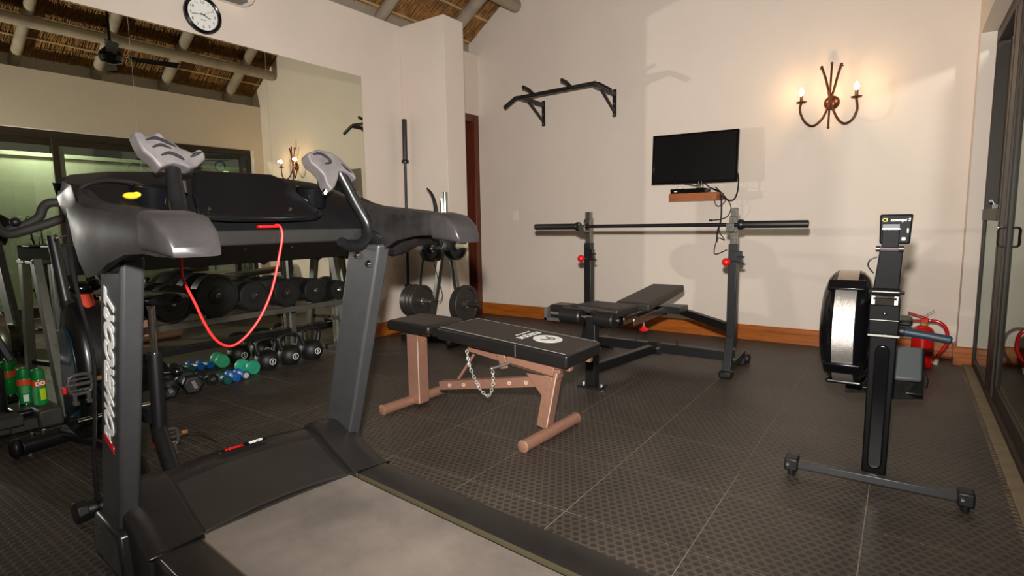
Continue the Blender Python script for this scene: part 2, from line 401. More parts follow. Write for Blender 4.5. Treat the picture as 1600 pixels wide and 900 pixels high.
# aluminium doors and window in the right wall
d1 = struct(bpy.data.objects.new('door_1', None)); C.objects.link(d1); d1.location = (2.6, 0, 0)
def fr(n, a, b, par=d1): return B().mm(a, b).build(n, frame_m, par, bev=.003, off=d1.location)
fr('head_rail', (2.545, -2.7, 2.40), (2.66, 2.72, 2.50)); fr('bottom_track', (2.545, -2.7, .012), (2.66, 2.72, .05))
fr('post', (2.548, 2.54, .012), (2.66, 2.72, 2.40)); fr('post', (2.53, -2.7, .012), (2.66, -2.6, 2.40))
for i, (y0, y1, xo) in enumerate(((.86, 2.56, 2.575), (-.92, 1.00, 2.62), (-2.62, -.78, 2.575))):
    lf = bpy.data.objects.new('sliding_leaf', None); C.objects.link(lf); lf.parent = d1
    fr('stile', (xo-.014, y0, .05), (xo+.014, y0+.075, 2.40), lf); fr('stile', (xo-.014, y1-.075, .05), (xo+.014, y1, 2.40), lf)
    fr('rail', (xo-.014, y0+.075, .05), (xo+.014, y1-.075, .14), lf); fr('rail', (xo-.014, y0+.075, 2.31), (xo+.014, y1-.075, 2.40), lf)
    B().mm((xo-.003, y0+.07, .13), (xo+.003, y1-.07, 2.32)).build('pane', glass_m, lf, smooth=0, off=d1.location)
    if i == 0:
        B().tube([(xo-.02, y1-.04, 1.09), (xo-.05, y1-.04, 1.085), (xo-.052, y1-.04, 1.04), (xo-.05, y1-.04, .985), (xo-.02, y1-.04, .98)], .008, 8, smooth=4).build('pull_handle', chrome, lf, off=d1.location)
w1 = struct(bpy.data.objects.new('window_1', None)); C.objects.link(w1); w1.location = (2.6, 3.15, 0)
def fw(n, a, b): return B().mm(a, b).build(n, frame_m, w1, bev=.003, off=w1.location)
fw('frame_jamb', (2.545, 2.72, .012), (2.62, 2.79, 2.5)); fw('frame_jamb', (2.545, 3.60, .012), (2.62, 3.655, 2.5))
fw('frame_head', (2.545, 2.79, 2.41), (2.62, 3.60, 2.5)); fw('frame_sill', (2.545, 2.79, .012), (2.62, 3.60, .075)); fw('transom', (2.535, 2.79, 1.13), (2.62, 3.60, 1.21))
B().mm((2.556, 2.79, .075), (2.562, 3.60, 1.13)).build('pane', glass_m, w1, smooth=0, off=w1.location)
sash = bpy.data.objects.new('opening_sash', None); C.objects.link(sash); sash.parent = w1; sash.location = (2.63-2.6, 3.55-3.15, 0); sash.rotation_euler = (0, 0, math.radians(28))
def fs(n, a, b, m=frame_m): return B().mm(a, b).build(n, m, sash, bev=.003 if m is frame_m else 0, smooth=0)
fs('stile', (-.02, -.76, 1.215), (.02, -.70, 2.405)); fs('stile', (-.02, -.06, 1.215), (.02, 0, 2.405)); fs('rail', (-.02, -.70, 1.215), (.02, -.06, 1.275)); fs('rail', (-.02, -.70, 2.345), (.02, -.06, 2.405))
fs('pane', (-.003, -.70, 1.27), (.003, -.06, 2.35), glass_m)
B().mm((2.535, 3.0, 1.21), (2.56, 3.03, 1.235)).tube([(2.545, 3.015, 1.23), (2.535, 3.015, 1.26), (2.53, 3.12, 1.262)], .006, 8).build('window_stay', chrome, w1, off=w1.location)

# outside the glass: decked patio and its wall
patio = struct(B().mm((2.72, -5, -.2), (4.7, 5.2, -.055)).build('ground_patio', patio_m, smooth=0))
deckb = None
for k in range(13):
    if deckb is None: deckb = B().mm((-.067, -5, -.03), (.067, 5.2, 0)).build('deck_board', patio_m, patio, bev=.004); q = deckb
    else: q = deckb.copy(); C.objects.link(q); q.parent = patio
    q.location = (2.82+k*.142, 0, -.025)
struct(B().mm((4.6, -5, -.2), (4.75, 5.2, 2.35)).mm((4.56, -5, 2.35), (4.79, 5.2, 2.42)).build('wall_patio', patio_wall_m, bev=.01))

# ================================================================ MIRROR, CLOCK, AIR CONDITIONER
mir = thing('wall_mirror', 'large frameless wall mirror in four panels behind the dumbbell rack', 'mirror', (-2.417, .4, .002))
for y0 in (-2.103, -1.087, -.071, .945):
    pn_ = B().mm((-2.4195, y0, .002), (-2.4135, y0+1.016, 2.632)).build('mirror_panel', mirror_m, mir, smooth=0, off=mir.location)
    B().mm((-2.4140, y0+1.0145, .002), (-2.4130, y0+1.016, 2.632)).build('polished_edge', seam_m, pn_, smooth=0, off=mir.location)

mirror_set = bpy.data.collections.new('mirror_glass')
for o in [q for q in bpy.data.objects if q.parent == mir or (q.parent and q.parent.parent == mir)]: mirror_set.objects.link(o)
flash_image.light_linking.blocker_collection = mirror_set
for e in mirror_set.collection_objects: e.light_linking.link_state = 'EXCLUDE'

ck = thing('wall_clock', 'round white wall clock with black rim above the mirror', 'clock', (XL, .445, 2.785))
B().lathe([(.001, 0), (.138, 0), (.142, .012), (.138, .030), (.126, .036), (.116, .030), (.112, .016), (.001, .015)], axis=(1, 0, 0), seg=48).build('rim', black_gloss, ck)
B().lathe([(.001, .014), (.114, .014), (.114, .0175), (.001, .0176)], axis=(1, 0, 0), seg=48).build('dial', white_print, ck)
for h in range(1, 13):
    a = math.radians(90-30*h)
    text(str(h), .030, 'numeral', black_plastic, ck, basis((.018, .090*math.cos(a), .090*math.sin(a)), (0, 1, 0), (0, 0, 1)), .0004)
B().mm((.0176, -.018, -.041), (.0182, .018, -.036)).build('dial_print', grey_print, ck)
def hand(n, deg, L, wd, x):
    a = math.radians(90-deg); d = Vector((0, math.cos(a), math.sin(a)))
    B().beam(Vector((x, 0, 0))-d*.018, Vector((x, 0, 0))+d*L, wd, .0012, up=(1, 0, 0)).build(n, black_plastic, ck)
hand('hour_hand', 112, .060, .006, .0205); hand('minute_hand', 263, .086, .0045, .022); hand('second_hand', 62, .085, .0015, .0235)

ac = thing('air_conditioner', 'white split air conditioner high on the mirror wall', 'air conditioner', (XL, .40, 2.93))
sec = [(0, 0), (.13, 0), (.17, .02), (.195, .07), (.20, .15), (.19, .26), (.15, .285), (0, .285)]
B().rings([[Vector((x, y, z)) for x, z in sec] for y in (-.385, .385)]).build('body', ivory, ac, bev=.008)
B().mm((.06, -.33, -.004), (.165, .33, .012)).build('air_outlet', grey_print, ac, bev=.003)
B().mm((.195, -.36, .10), (.203, .36, .105)).build('panel_seam', grey_print, ac)

# ================================================================ CEILING FAN
fan = thing('ceiling_fan', 'black ceiling fan hanging on a rod under the thatch', 'ceiling fan', (.25, .80, 3.03))
B().cyl((0, 0, .1), (0, 0, 2.0), .014).build('down_rod', black_gloss, fan)
B().lathe([(.01, .16), (.03, .15), (.05, .10), (.11, .04), (.12, 0), (.10, -.05), (.04, -.07), (.01, -.075)]).build('motor_housing', black_gloss, fan)
for k in range(4):
    a = math.radians(20+90*k); d = Vector((math.cos(a), math.sin(a), 0)); s = Vector((-d.y, d.x, 0))
    bl_ = B().prism([d*.17-s*.05+Vector((0, 0, -.01)), d*.62-s*.07+Vector((0, 0, -.02)), d*.64+s*.05+Vector((0, 0, .01)), d*.17+s*.04+Vector((0, 0, .01))], (0, 0, .006)).build('blade', black_plastic, fan, bev=.002)
    B().beam(d*.10, d*.22, .03, .006, up=(0, 0, 1)).build('blade_iron', black_gloss, bl_)

# ================================================================ BACK WALL FITTINGS
# pull-up bar
pu = thing('pull_up_bar', 'black wall-mounted pull-up bar with angled end handles', 'pull-up bar', (-1.0, YB, 2.43))
O = pu.location
for x in (-1.457, -.560):
    br = B().mm((x-.022, YB-.012, 2.285), (x+.022, YB, 2.572)).build('wall_plate', black_paint, pu, bev=.003, off=O)
    for z in (2.31, 2.42, 2.545): B().cyl((x, YB-.012, z), (x, YB-.019, z), .008, seg=6).build('bolt', steel, br, off=O)
    B().beam((x, YB-.01, 2.52), (x, 3.36, 2.535), .035, .045).build('arm', black_paint, pu, bev=.003, off=O)
    B().beam((x, YB-.01, 2.335), (x, 3.52, 2.515), .022, .028).build('brace', black_paint, pu, bev=.002, off=O)
B().cyl((-1.50, 3.37, 2.535), (-.55, 3.37, 2.55), .021).build('bar', black_paint, pu, off=O)
for sx, x in ((-1, -1.50), (1, -.55)):
    B().tube([(x, 3.37, 2.54), (x+sx*.03, 3.365, 2.535), (x+sx*.17, 3.35, 2.45)], .021, 14).build('end_handle', black_rubber, pu, off=O)
for x in (-1.30, -.83):
    B().tube([(x, 3.37, 2.55), (x-.02, 3.30, 2.59), (x-.03, 3.22, 2.60)], .018, 12).build('palm_grip', black_rubber, pu, off=O)

# television with its shelf, box and cables
tv = thing('television', 'flat black television tilted on a wall bracket beside the sconce', 'television', (.345, 3.70, 1.765))
B().mm((-.41, -.02, -.243), (.41, .02, .243)).build('cabinet', black_plastic, tv, bev=.006)
B().mm((-.388, -.0225, -.217), (.388, -.0195, .222)).build('screen', screen_m, tv)
for a, b in (((-.41, -.024, .222), (.41, -.018, .243)), ((-.41, -.024, -.243), (.41, -.018, -.217)), ((-.41, -.024, -.22), (-.388, -.018, .225)), ((.388, -.024, -.22), (.41, -.018, .225))):
    B().mm(a, b).build('bezel', black_gloss, tv, bev=.002)
B().mm((-.1, .02, -.1), (.1, .06, .1)).mm((-.04, .05, -.05), (.04, .135, .05)).build('wall_bracket', black_paint, tv, bev=.004)
tv.rotation_euler = (math.radians(-2), math.radians(.6), math.radians(2))

sh = B().mm((-.235, -.13, -.036), (.225, .13, .036)).build('wall_shelf', orange_wood, bev=.003)
sh.location = (.375, 3.71, 1.39); tag(sh, 'short orange-brown floating shelf under the television', 'shelf')
bx = thing('media_box', 'black media player lying on the floating shelf', 'media player', (.32, 3.69, 1.426))
B().mm((-.17, -.095, 0), (.17, .095, .045)).build('case', black_gloss, bx, bev=.004)
B().mm((-.13, -.097, .015), (-.10, -.0945, .026)).build('front_label', white_print, bx)
pl = thing('power_adapter', 'grey plug adapter standing on the black media player', 'adapter', (.42, 3.66, 1.471))
B().mm((-.03, -.025, 0), (.03, .025, .04)).build('body', steel, pl, bev=.005)
for x in (-.012, .014): B().cyl((x, 0, .04), (x, 0, .068), .0045, seg=8).build('prong', chrome, pl)
mo = thing('computer_mouse', 'small white mouse lying on the black media player', 'mouse', (.225, 3.655, 1.471))
B().ball((0, 0, .012), .03, 1.1, .7, .45).build('shell', white_print, mo)
def cable(name, label, pts, r, Y, cat='cable', m=black_rubber, plug=None):
    P = [onY(x, y, Y) for x, y in pts]; o = Vector(P[0])
    b = B().tube([p-o for p in P], r, 6, smooth=5)
    if plug: b.cyl(P[plug[0]]-o, P[plug[0]]-o+Vector(plug[1]), .008, seg=8)
    ob = b.build(name, m); ob.location = o; return tag(ob, label, cat)
cable('television_cable', 'black lead looping from the right edge of the television', [(1152, 268), (1154, 280), (1152, 300), (1146, 312), (1136, 312), (1128, 306), (1120, 300)], .007, 3.72)
cable('power_lead', 'thick black power lead hanging straight down from the shelf', [(1112, 294), (1124, 300), (1127, 312), (1127, 335), (1125, 350), (1121, 362), (1120, 378)], .008, 3.72)
cable('aerial_lead', 'thin black lead with a plug on its loose end by the shelf', [(1118, 292), (1132, 306), (1142, 322), (1138, 336), (1128, 342), (1113, 344)], .0045, 3.73, plug=(5, (-.03, 0, 0)))
cable('looped_lead', 'thin black lead in a loop below the media shelf', [(1116, 300), (1117, 316), (1122, 322), (1130, 318), (1134, 310), (1128, 302)], .004, 3.71)
cable('signal_lead', 'thin black lead curling behind the right rack upright', [(1125, 350), (1124, 362), (1132, 375), (1122, 372), (1116, 390), (1119, 397), (1136, 390)], .0045, 3.74)
cable('tangled_lead', 'short tangle of thin leads above the media player', [(1052, 288), (1058, 285), (1070, 287), (1090, 290), (1100, 286), (1110, 293), (1120, 296)], .004, 3.62)

sw = thing('light_switch', 'small white light switch plate on the wall left of the rack', 'light switch', (-1.887, YB, 1.258))
B().mm((-.038, -.009, -.06), (.038, 0, .06)).build('plate', ivory, sw, bev=.003)
B().mm((-.014, -.014, -.02), (.014, -.008, .02)).build('rocker', ivory, sw, bev=.002)

# wall sconce with two lit candle bulbs
sc = thing('wall_sconce', 'bronze twin-arm wall sconce with two lit candle bulbs', 'wall lamp', (1.487, YB, 2.16))
O = sc.location; YS = 3.72
def sp(pts, ys): return [onY(x, y, q)-O for (x, y), q in zip(pts, ys)]
B().lathe([(.001, -.03), (.02, -.032), (.045, -.022), (.06, -.008), (.062, 0), (.001, .0)], axis=(0, 1, 0)).build('back_plate', bronze_m, sc)
lp = [(1315, 100), (1309, 118), (1303, 140), (1297, 157), (1292, 171), (1284, 186), (1270, 197), (1258, 191), (1251, 178), (1250, 168), (1252, 162)]
rp = [(1284, 105), (1290, 122), (1294, 140), (1297, 157), (1302, 172), (1310, 187), (1320, 193), (1332, 186), (1339, 172), (1339, 160), (1338, 153)]
ar = [3.77, 3.77, 3.765, 3.765, 3.76, 3.74, 3.71, 3.69, 3.685, 3.68, 3.68]
for pts, nm in ((lp, 'arm'), (rp, 'arm')):
    P = sp(pts, ar); a_ = B().tube(P, .010, 10, smooth=4).build(nm, bronze_m, sc)
    B().ball(P[0], .012).cyl(P[0]-Vector((0, 0, .018)), P[0]-Vector((0, 0, .012)), .017, seg=14).build('finial', bronze_m, a_)
    e = P[-1]
    B().lathe([(.001, 0), (.03, .002), (.042, .010), (.043, .013), (.001, .010)], c=e).build('drip_pan', bronze_m, sc)
    B().cyl(e+Vector((0, 0, .005)), e+Vector((0, 0, .062)), .0135).build('candle_tube', candle_m, sc)
    B().cyl(e+Vector((0, 0, .062)), e+Vector((0, 0, .072)), .014).build('bulb_collar', ivory, sc)
    B().lathe([(.009, .072), (.017, .085), (.019, .098), (.014, .115), (.006, .128), (.001, .134)], c=e, seg=16).build('bulb', bulb_m, sc)
    lamp('bulb_light', 'POINT', O+e+Vector((0, -.035, .1)), 2.8, (1, .62, .3), shadow_soft_size=.02)
P = sp([(1300, 99), (1298, 130), (1296, 165), (1294, 199)], [3.755]*4)
B().tube(P, .0085, 10).ball(P[0], .012).ball(P[-1], .012).build('centre_rod', bronze_m, sc)

# ================================================================ BENCH-PRESS STATION
YU = 2.47; ZB = 1.128
bp = thing('bench_press_station', 'black bench-press station with chrome posts and red pull pins', 'weight bench', (.43, YU, 0)); O = bp.location
def P_(n, b, m=black_paint, bev=.004, par=bp, **k): return b.build(n, m, par, bev=bev, off=O, **k)
for x in (-.165, 1.035):
    s = -1 if x < 0 else 1
    up = P_('upright', B().mm((x-.032, YU-.032, .23), (x+.032, YU+.032, .985)))
    P_('sliding_post', B().mm((x-.024, YU-.024, .95), (x+.024, YU+.024, 1.25)), galv, .002)
    P_('bar_hook', B().mm((x-.028, YU-.125, ZB-.05), (x+.028, YU-.02, ZB-.03)).mm((x-.028, YU-.135, ZB-.05), (x+.028, YU-.12, ZB+.012)).mm((x-.03, YU-.04, ZB-.06), (x+.03, YU-.026, ZB+.06)), galv, .003)
    P_('spotter_hook', B().mm((x+.0, YU-.07, .86), (x+.07, YU-.03, .935)).mm((x+.04, YU-.075, .84), (x+.085, YU-.03, .855)).mm((x+.04, YU-.075, .885), (x+.085, YU-.03, .90)), black_paint, .003)
    k = P_('pull_pin', B().cyl((x, YU-.03, .855), (x-.012, YU-.075, .855), .006), steel, 0)
    P_('knob', B().ball((x-.03, YU-.09, .855), .031), red_pl, 0, k)
    # raked foot with bolt-down plates and wheel
    P_('raked_leg', B().beam((x, YU, .27), (x, YU-.10, .03), .064, .085, up=(0, 1, 0)))
    P_('foot_beam', B().beam((x, YU-.12, .055), (x, YU+.36, .085), .055, .06, up=(0, 0, 1)))
    P_('foot_pad', B().mm((x-.045, YU-.17, 0), (x+.045, YU-.07, .05)), black_rubber, .012)
    P_('foot_pad', B().mm((x-.04, YU+.30, 0), (x+.04, YU+.36, .06)), black_rubber, .01)
    P_('transport_wheel', B().cyl((x+.035, YU+.36, .045), (x+.062, YU+.36, .045), .04), black_rubber, .004)
    for z in (.12, .2): P_('bolt', B().cyl((x+.032, YU-.04, z), (x+.042, YU-.04, z), .011, seg=6), steel, 0)
P_('cross_beam', B().mm((-.135, YU-.03, .10), (1.005, YU+.03, .175)))
P_('high_cross_beam', B().beam((.50, YU+.42, .385), (1.035, YU+.03, .345), .05, .06))
P_('joint_plate', B().mm((.40, YU-.045, .085), (.50, YU-.028, .19)), black_paint, .003)
for x in (.42, .48): P_('bolt', B().cyl((x, YU-.045, .14), (x, YU-.055, .14), .011, seg=6), steel, 0)
for x in (.27, .62): P_('stop_peg', B().cyl((x, YU, .175), (x, YU, .215), .008, seg=8), black_rubber, 0)
P_('spine_beam', B().beam((.30, 1.64, .125), (.445, YU-.03, .135), .055, .07))
P_('front_leg', B().mm((.262, 1.585, .01), (.335, 1.655, .50)))
P_('floor_plate', B().mm((.21, 1.56, 0), (.39, 1.68, .012)), black_paint, .003)
for x in (.23, .37): P_('bolt', B().cyl((x, 1.62, .012), (x, 1.62, .024), .012, seg=6), steel, 0)
P_('seat_support', B().beam((.30, 1.62, .44), (.43, 2.72, .40), .05, .06))
P_('seat_bracket', B().beam((.47, 1.95, .425), (.47, 2.62, .425), .008, .055).beam((.39, 1.95, .425), (.39, 2.62, .425), .008, .055), galv, .002)
P_('bracket_hinge', B().cyl((.36, 2.62, .44), (.52, 2.62, .44), .016).mm((.40, 2.60, .40), (.60, 2.80, .455)), black_paint, .003)
k = P_('seat_pin', B().cyl((.52, 2.02, .42), (.52, 2.02, .385), .007), steel, 0)
P_('knob', B().lathe([(.001, 0), (.03, .002), (.034, .012), (.02, .022), (.012, .035), (.001, .036)], c=(.52, 2.02, .355)), red_pl, 0, k)
def pad(n, quad, th, m, par, org, bev=.018):
    """upholstered pad: four corners of its top, thickness downwards"""
    q = [Vector(p) for p in quad]; b = B()
    nrm = (q[1]-q[0]).cross(q[3]-q[0]).normalized()
    if nrm.z < 0: nrm = -nrm
    b.prism(q, -nrm*th); return b.build(n, m, par, bev=bev, seg=4, off=org)
pad('back_pad', [(.29, 2.02, .562), (.57, 2.00, .562), (.54, 2.88, .615), (.26, 2.86, .615)], .062, vinyl_top, bp, O)
pad('seat_pad', [(.06, 1.78, .556), (.46, 1.68, .556), (.50, 1.97, .556), (.12, 2.04, .556)], .06, vinyl_top, bp, O)
rl = P_('roller_shaft', B().cyl((-.06, 1.66, .495), (.51, 1.60, .495), .012), steel, 0)
for a, b in ((.055, .235), (.345, .50)):
    ya = 1.66-(a+.06)/.57*.06; yb = 1.66-(b+.06)/.57*.06
    P_('foam_roller', B().lathe([(.02, 0), (.05, .002), (.058, .012), (.058, (b-a)-.012), (.05, b-a-.002), (.02, b-a)], c=(a, ya-.03, .50), axis=(1, (yb-ya)/(b-a), 0)), vinyl, 0)
ft = P_('leg_hold_pad', B().mm((-.12, 1.70, .45), (.06, 1.88, .55)), vinyl, .03, seg=4)
P_('grey_clamp', B().mm((-.125, 1.655, .435), (-.095, 1.72, .53)).mm((-.125, 1.655, .435), (.02, 1.72, .46)), grip_grey, .004)
P_('adjuster', B().cyl((.36, 1.6, .455), (.36, 1.57, .455), .018, seg=12).cyl((.44, 1.6, .45), (.44, 1.57, .45), .02, seg=8), chrome, .002)

def barbell(name, label, loc, rot=None, m=black_rubber):
    t = thing(name, label, 'barbell', loc)
    B().cyl((-.665, 0, 0), (.665, 0, 0), .0145, seg=16).build('shaft', black_paint, t)
    for s in (-1, 1):
        B().lathe([(.001, .645), (.036, .647), (.038, .655), (.038, .675), (.034, .682), (.001, .684)], axis=(s, 0, 0)).build('collar', black_paint, t)
        B().lathe([(.001, .68), (.0255, .682), (.026, .69), (.026, 1.092), (.024, 1.10), (.001, 1.101)], axis=(s, 0, 0)).build('sleeve', m, t)
    if rot is not None: t.rotation_euler = rot
    return t
barbell('barbell', 'black barbell without plates lying across the bench-press hooks', (.432, YU-.07, ZB), (0, 0, 0))
barbell('barbell', 'barbell standing upright in the corner beside the mirror', (-2.325, 2.42, 1.17), (math.radians(2), math.radians(-90+1.2), 0), iron_m)

# ================================================================ ADJUSTABLE BENCH, copper-painted
ab = thing('adjustable_bench', 'adjustable weight bench with copper-coloured frame and black pads', 'weight bench', (.02, .66, 0)); O = ab.location
def A_(n, b, m=copper, bev=.003, par=ab, **k): return b.build(n, m, par, bev=bev, off=O, **k)
for x, ya, yb in ((-.50, .385, .93), (.545, .385, .905)):
    t = A_('foot_tube', B().cyl((x-.012, ya, .032), (x+.012, yb, .032), .032, seg=24), bev=0)
    A_('end_cap', B().lathe([(.001, 0), (.026, .001), (.033, .006), (.033, .014), (.001, .015)], c=(x-.012, ya-.006, .032), axis=(0, 1, 0)), copper, 0, t)
    A_('end_cap', B().lathe([(.001, 0), (.026, .001), (.033, .006), (.033, .014), (.001, .015)], c=(x+.012, yb+.006, .032), axis=(0, -1, 0)), copper, 0, t)
A_('post', B().mm((-.515, .615, .02), (-.42, .705, .50))); A_('weld_edge', B().mm((-.4225, .6125, .03), (-.417, .618, .43)), copper_edge, 0)
A_('gusset', B().prism([(-.42, .66, .40), (-.42, .66, .49), (-.36, .66, .49)], (0, .006, 0)))
lg = A_('raked_post', B().beam((.495, .66, .05), (.565, .66, .40), .072, .068, up=(1, 0, 0)))
A_('weld_edge', B().beam((.531, .622, .06), (.601, .622, .39), .005, .005), copper_edge, 0, lg)
A_('gusset', B().prism([(.40, .618, .345), (.57, .618, .345), (.53, .618, .20)], (0, .006, 0)))
A_('top_tube', B().beam((-.02, .66, .445), (.60, .66, .365), .062, .062))
A_('cradle', B().beam((.20, .66, .43), (.62, .66, .385), .09, .03))
for y in (.585, .735): A_('cradle_side', B().beam((.30, y, .425), (.60, y, .385), .008, .05))
ht = A_('strut_tube', B().beam((-.26, .66, .165), (.47, .66, .30), .055, .055))
for k in range(6):
    t = .12+.155*k; c = Vector((-.26+.73*t, .6325, .165+.135*t))
    A_('adjust_hole', B().lathe([(.006, .0), (.011, 0), (.0125, .002), (.0125, .005), (.006, .005)], c=c, axis=(0, -1, 0), seg=14, close=True), copper_edge, 0, ht)
A_('thin_strut', B().beam((-.165, .69, .19), (.02, .72, .46), .016, .016))
A_('upright_lug', B().beam((.27, .60, .355), (.245, .60, .46), .05, .012, up=(0, 1, 0)))
A_('locking_pin', B().cyl((.22, .56, .36), (.36, .62, .415), .008, seg=10).ball((.215, .555, .358), .013, seg=10), steel, 0)
# chain between tube and locking pin
cp = [Vector(p) for p in ((-.02, .62, .425), (.02, .60, .33), (.09, .59, .225), (.155, .58, .185), (.19, .575, .21), (.215, .565, .29), (.215, .56, .355))]
cp, _ = spline(cp, [0]*len(cp), 12); bc = B(); acc = 0; last = cp[0]; kk = 0; step = .019
for i in range(1, len(cp)):
    acc += (cp[i]-cp[i-1]).length
    if acc >= step:
        acc -= step; d = (cp[i]-last).normalized(); s, u = frame_of(d); s2 = (s+u).normalized() if kk % 2 else (s-u).normalized(); kk += 1; c = (cp[i]+last)/2; last = cp[i]
        bc.tube([c + d*(.0135*math.cos(a)) + s2*(.0075*math.sin(a)) for a in [2*math.pi*j/10 for j in range(10)]], .0022, 6, close=True)
A_('chain', bc, mat('bright_zinc', (214, 212, 206), .3, .55), 0)
# pads
pad('seat_pad', [(-.61, .53, .565), (-.225, .515, .565), (-.235, .85, .565), (-.62, .865, .565)], .065, vinyl, ab, O, .022)
pad('seat_cover', [(-.595, .545, .5665), (-.24, .53, .5665), (-.25, .835, .5665), (-.605, .85, .5665)], .01, vinyl_top, ab, O, .006)
A_('seat_lip', B().mm((-.24, .56, .495), (-.15, .84, .52)), vinyl, .01)
qa = [(-.175, .535, .562), (.722, .515, .502), (.715, .905, .502), (-.165, .905, .562)]
bpad = pad('back_pad', qa, .075, vinyl, ab, O, .014)
qi = [(-.16, .55, .5635), (.705, .53, .5045), (.70, .89, .5045), (-.15, .89, .5635)]
pad('back_cover', qi, .01, vinyl_top, ab, O, .005)
A_('piping', B().tube([Vector(p)+Vector((0, 0, -.0015)) for p in (qi[0], qi[1], qi[2], qi[3])], .0022, 6, close=True), seam_m, 0, bpad)
A_('side_seam', B().beam((.40, .521, .52), (.40, .521, .455), .006, .003), grey_print, 0, bpad)
A_('pad_rail', B().beam((.45, .60, .425), (.70, .60, .42), .035, .035).beam((.45, .82, .425), (.70, .82, .42), .035, .035))
ex = (Vector((.722, .515, .502))-Vector((-.175, .535, .562))).normalized()
pn = ex.cross(Vector((0, 1, 0))).normalized(); zt = lambda x: .5635+(x+.16)/.865*(.5045-.5635)+.0004
cc = Vector((.47, .74, zt(.47)))
A_('round_badge', B().prism([cc + ex*(.084*math.cos(a)) + Vector((0, .084*math.sin(a), 0)) for a in [2*math.pi*i/40 for i in range(40)]], pn*.0012), white_print, 0, bpad)
Mx = lambda x, y, s=1: basis(Vector((x-O.x, y-O.y, zt(x)+.0009)), (0, -1, 0), ex)
text('FIZIQUE', .058, 'lettering', white_print, bpad, Mx(.345, .74), .0004, bold=.001)
for k in range(9): A_('small_print', B().prism([Vector((.292, .68+.016*k, zt(.292)))+Vector(q) for q in ((0, 0, .0004), (.008, 0, 0), (.008, .011, 0), (0, .011, .0004))], pn*.001), white_print, 0, bpad)
# the badge's curled line figure
f0 = [(-.02, -.045), (.0, -.03), (.012, -.005), (.03, .0), (.034, .022), (.015, .032), (-.002, .02), (.004, .002)]
A_('badge_figure', B().tube([cc + ex*(-y) + Vector((0, x, 0)) + pn*.0016 for x, y in [(b_, -a_) for a_, b_ in f0]], .0028, 6, smooth=4), black_plastic, 0, bpad)
A_('badge_figure', B().tube([cc + ex*x + Vector((0, y, 0)) + pn*.0016 for x, y in ((-.03, .03), (-.012, .022), (.006, .012))], .003, 6, smooth=4), black_plastic, 0, bpad)

# ================================================================ ROWING MACHINE (seen from its flywheel end)
rw = thing('rowing_machine', 'black air rowing machine with a silver-banded flywheel in front of the glass doors', 'rowing machine', (2.02, .88, 0)); O = rw.location
matt = mat('matt_black_plastic', (9, 9, 10), .55, spec=.12, var=.1)
def R_(n, b, m=black_paint, bev=.004, par=rw, **k): return b.build(n, m, par, bev=bev, off=O, **k)
R_('front_foot', B().beam((1.715, .868, .052), (2.305, .878, .052), .034, .034, up=(0, 0, 1)), grey_steel, .004)
for x, y in ((1.70, .868), (2.322, .878)):
    c = R_('foot_cap', B().mm((x-.028, y-.036, .024), (x+.028, y+.036, .082)), black_rubber, .008)
    R_('rubber_foot', B().cyl((x, y-.014, 0), (x, y-.014, .026), .014, .017, 14), black_rubber, .002, c)
    R_('caster', B().cyl((x-.016, y+.030, .026), (x+.016, y+.030, .026), .025, seg=18), black_rubber, .003, c)
    R_('cap_bolt', B().cyl((x-.012, y-.036, .055), (x-.012, y-.043, .055), .006, seg=8), steel, 0, c)
post = R_('front_leg', B().prism([(1.966, .93, .052), (2.056, .93, .052), (2.066, .93, .68), (1.968, .93, .68)], (0, .09, 0)), matt, .006)
g0, g1 = Vector((2.012, .929, .105)), Vector((2.018, .929, .60)); st = []
for i in range(9):
    a = math.pi+math.pi*i/8; st.append(g0+Vector((.027*math.cos(a), 0, .027*math.sin(a))))
for i in range(9):
    a = math.pi*i/8; st.append(g1+Vector((.027*math.cos(a), 0, .027*math.sin(a))))
R_('leg_groove', B().prism(st, (0, -.012, 0)), black_gloss, .010, post, seg=4)
hd = R_('chain_housing', B().mm((1.962, .90, .675), (2.070, 1.20, .80)), matt, .005)
R_('silver_cover', B().mm((1.966, .895, .677), (2.068, .902, .735)), matt, .003, hd)
R_('cover_trim', B().mm((1.962, .890, .667), (2.074, .90, .676)).mm((1.966, .892, .735), (2.068, .897, .739)), steel, .001, hd)
R_('cover_bolt', B().ball((2.018, .898, .765), .009, seg=12), chrome, 0, hd)
for x in (1.975, 2.055): R_('hinge_lug', B().mm((x-.008, .90, .80), (x+.008, .95, .85)), steel, .002, hd)
R_('hinge_roller', B().cyl((1.968, .90, .855), (2.066, .90, .855), .017, seg=18).cyl((1.958, .90, .855), (2.082, .90, .855), .007, seg=10), black_plastic, .002)
R_('roller_chain', B().tube([(1.975+.009*i, .897, .828) for i in range(10)], [.004, .007]*5, 6), chrome, 0)
arm = R_('monitor_arm', B().prism([(1.972, .905, .865), (2.062, .905, .865), (2.068, .90, 1.035), (1.988, .90, 1.035)], (0, .03, 0)), matt, .004)
R_('arm_cable', B().tube([(1.97, .92, .93), (1.95, .915, .96), (1.955, .91, .985), (1.98, .91, 1.0)], .003, 6, smooth=4), black_rubber, 0, arm)
mon = R_('monitor', B().prism([(1.985, .885, 1.055), (2.088, .885, 1.055), (2.094, .89, 1.175), (1.982, .89, 1.175)], (0, .035, 0)), matt, .006)
R_('monitor_lid', B().mm((1.993, .877, 1.04), (2.052, .886, 1.118)), matt, .003, mon)
R_('lid_strip', B().mm((1.993, .874, 1.118), (2.052, .887, 1.136)), grip_dark, .001, mon)
R_('lid_edge', B().mm((1.993, .873, 1.114), (2.052, .878, 1.118)), steel, 0, mon)
R_('hinge_bar', B().cyl((1.985, .89, 1.035), (2.06, .89, 1.035), .010, seg=14), grip_grey, .001, mon)
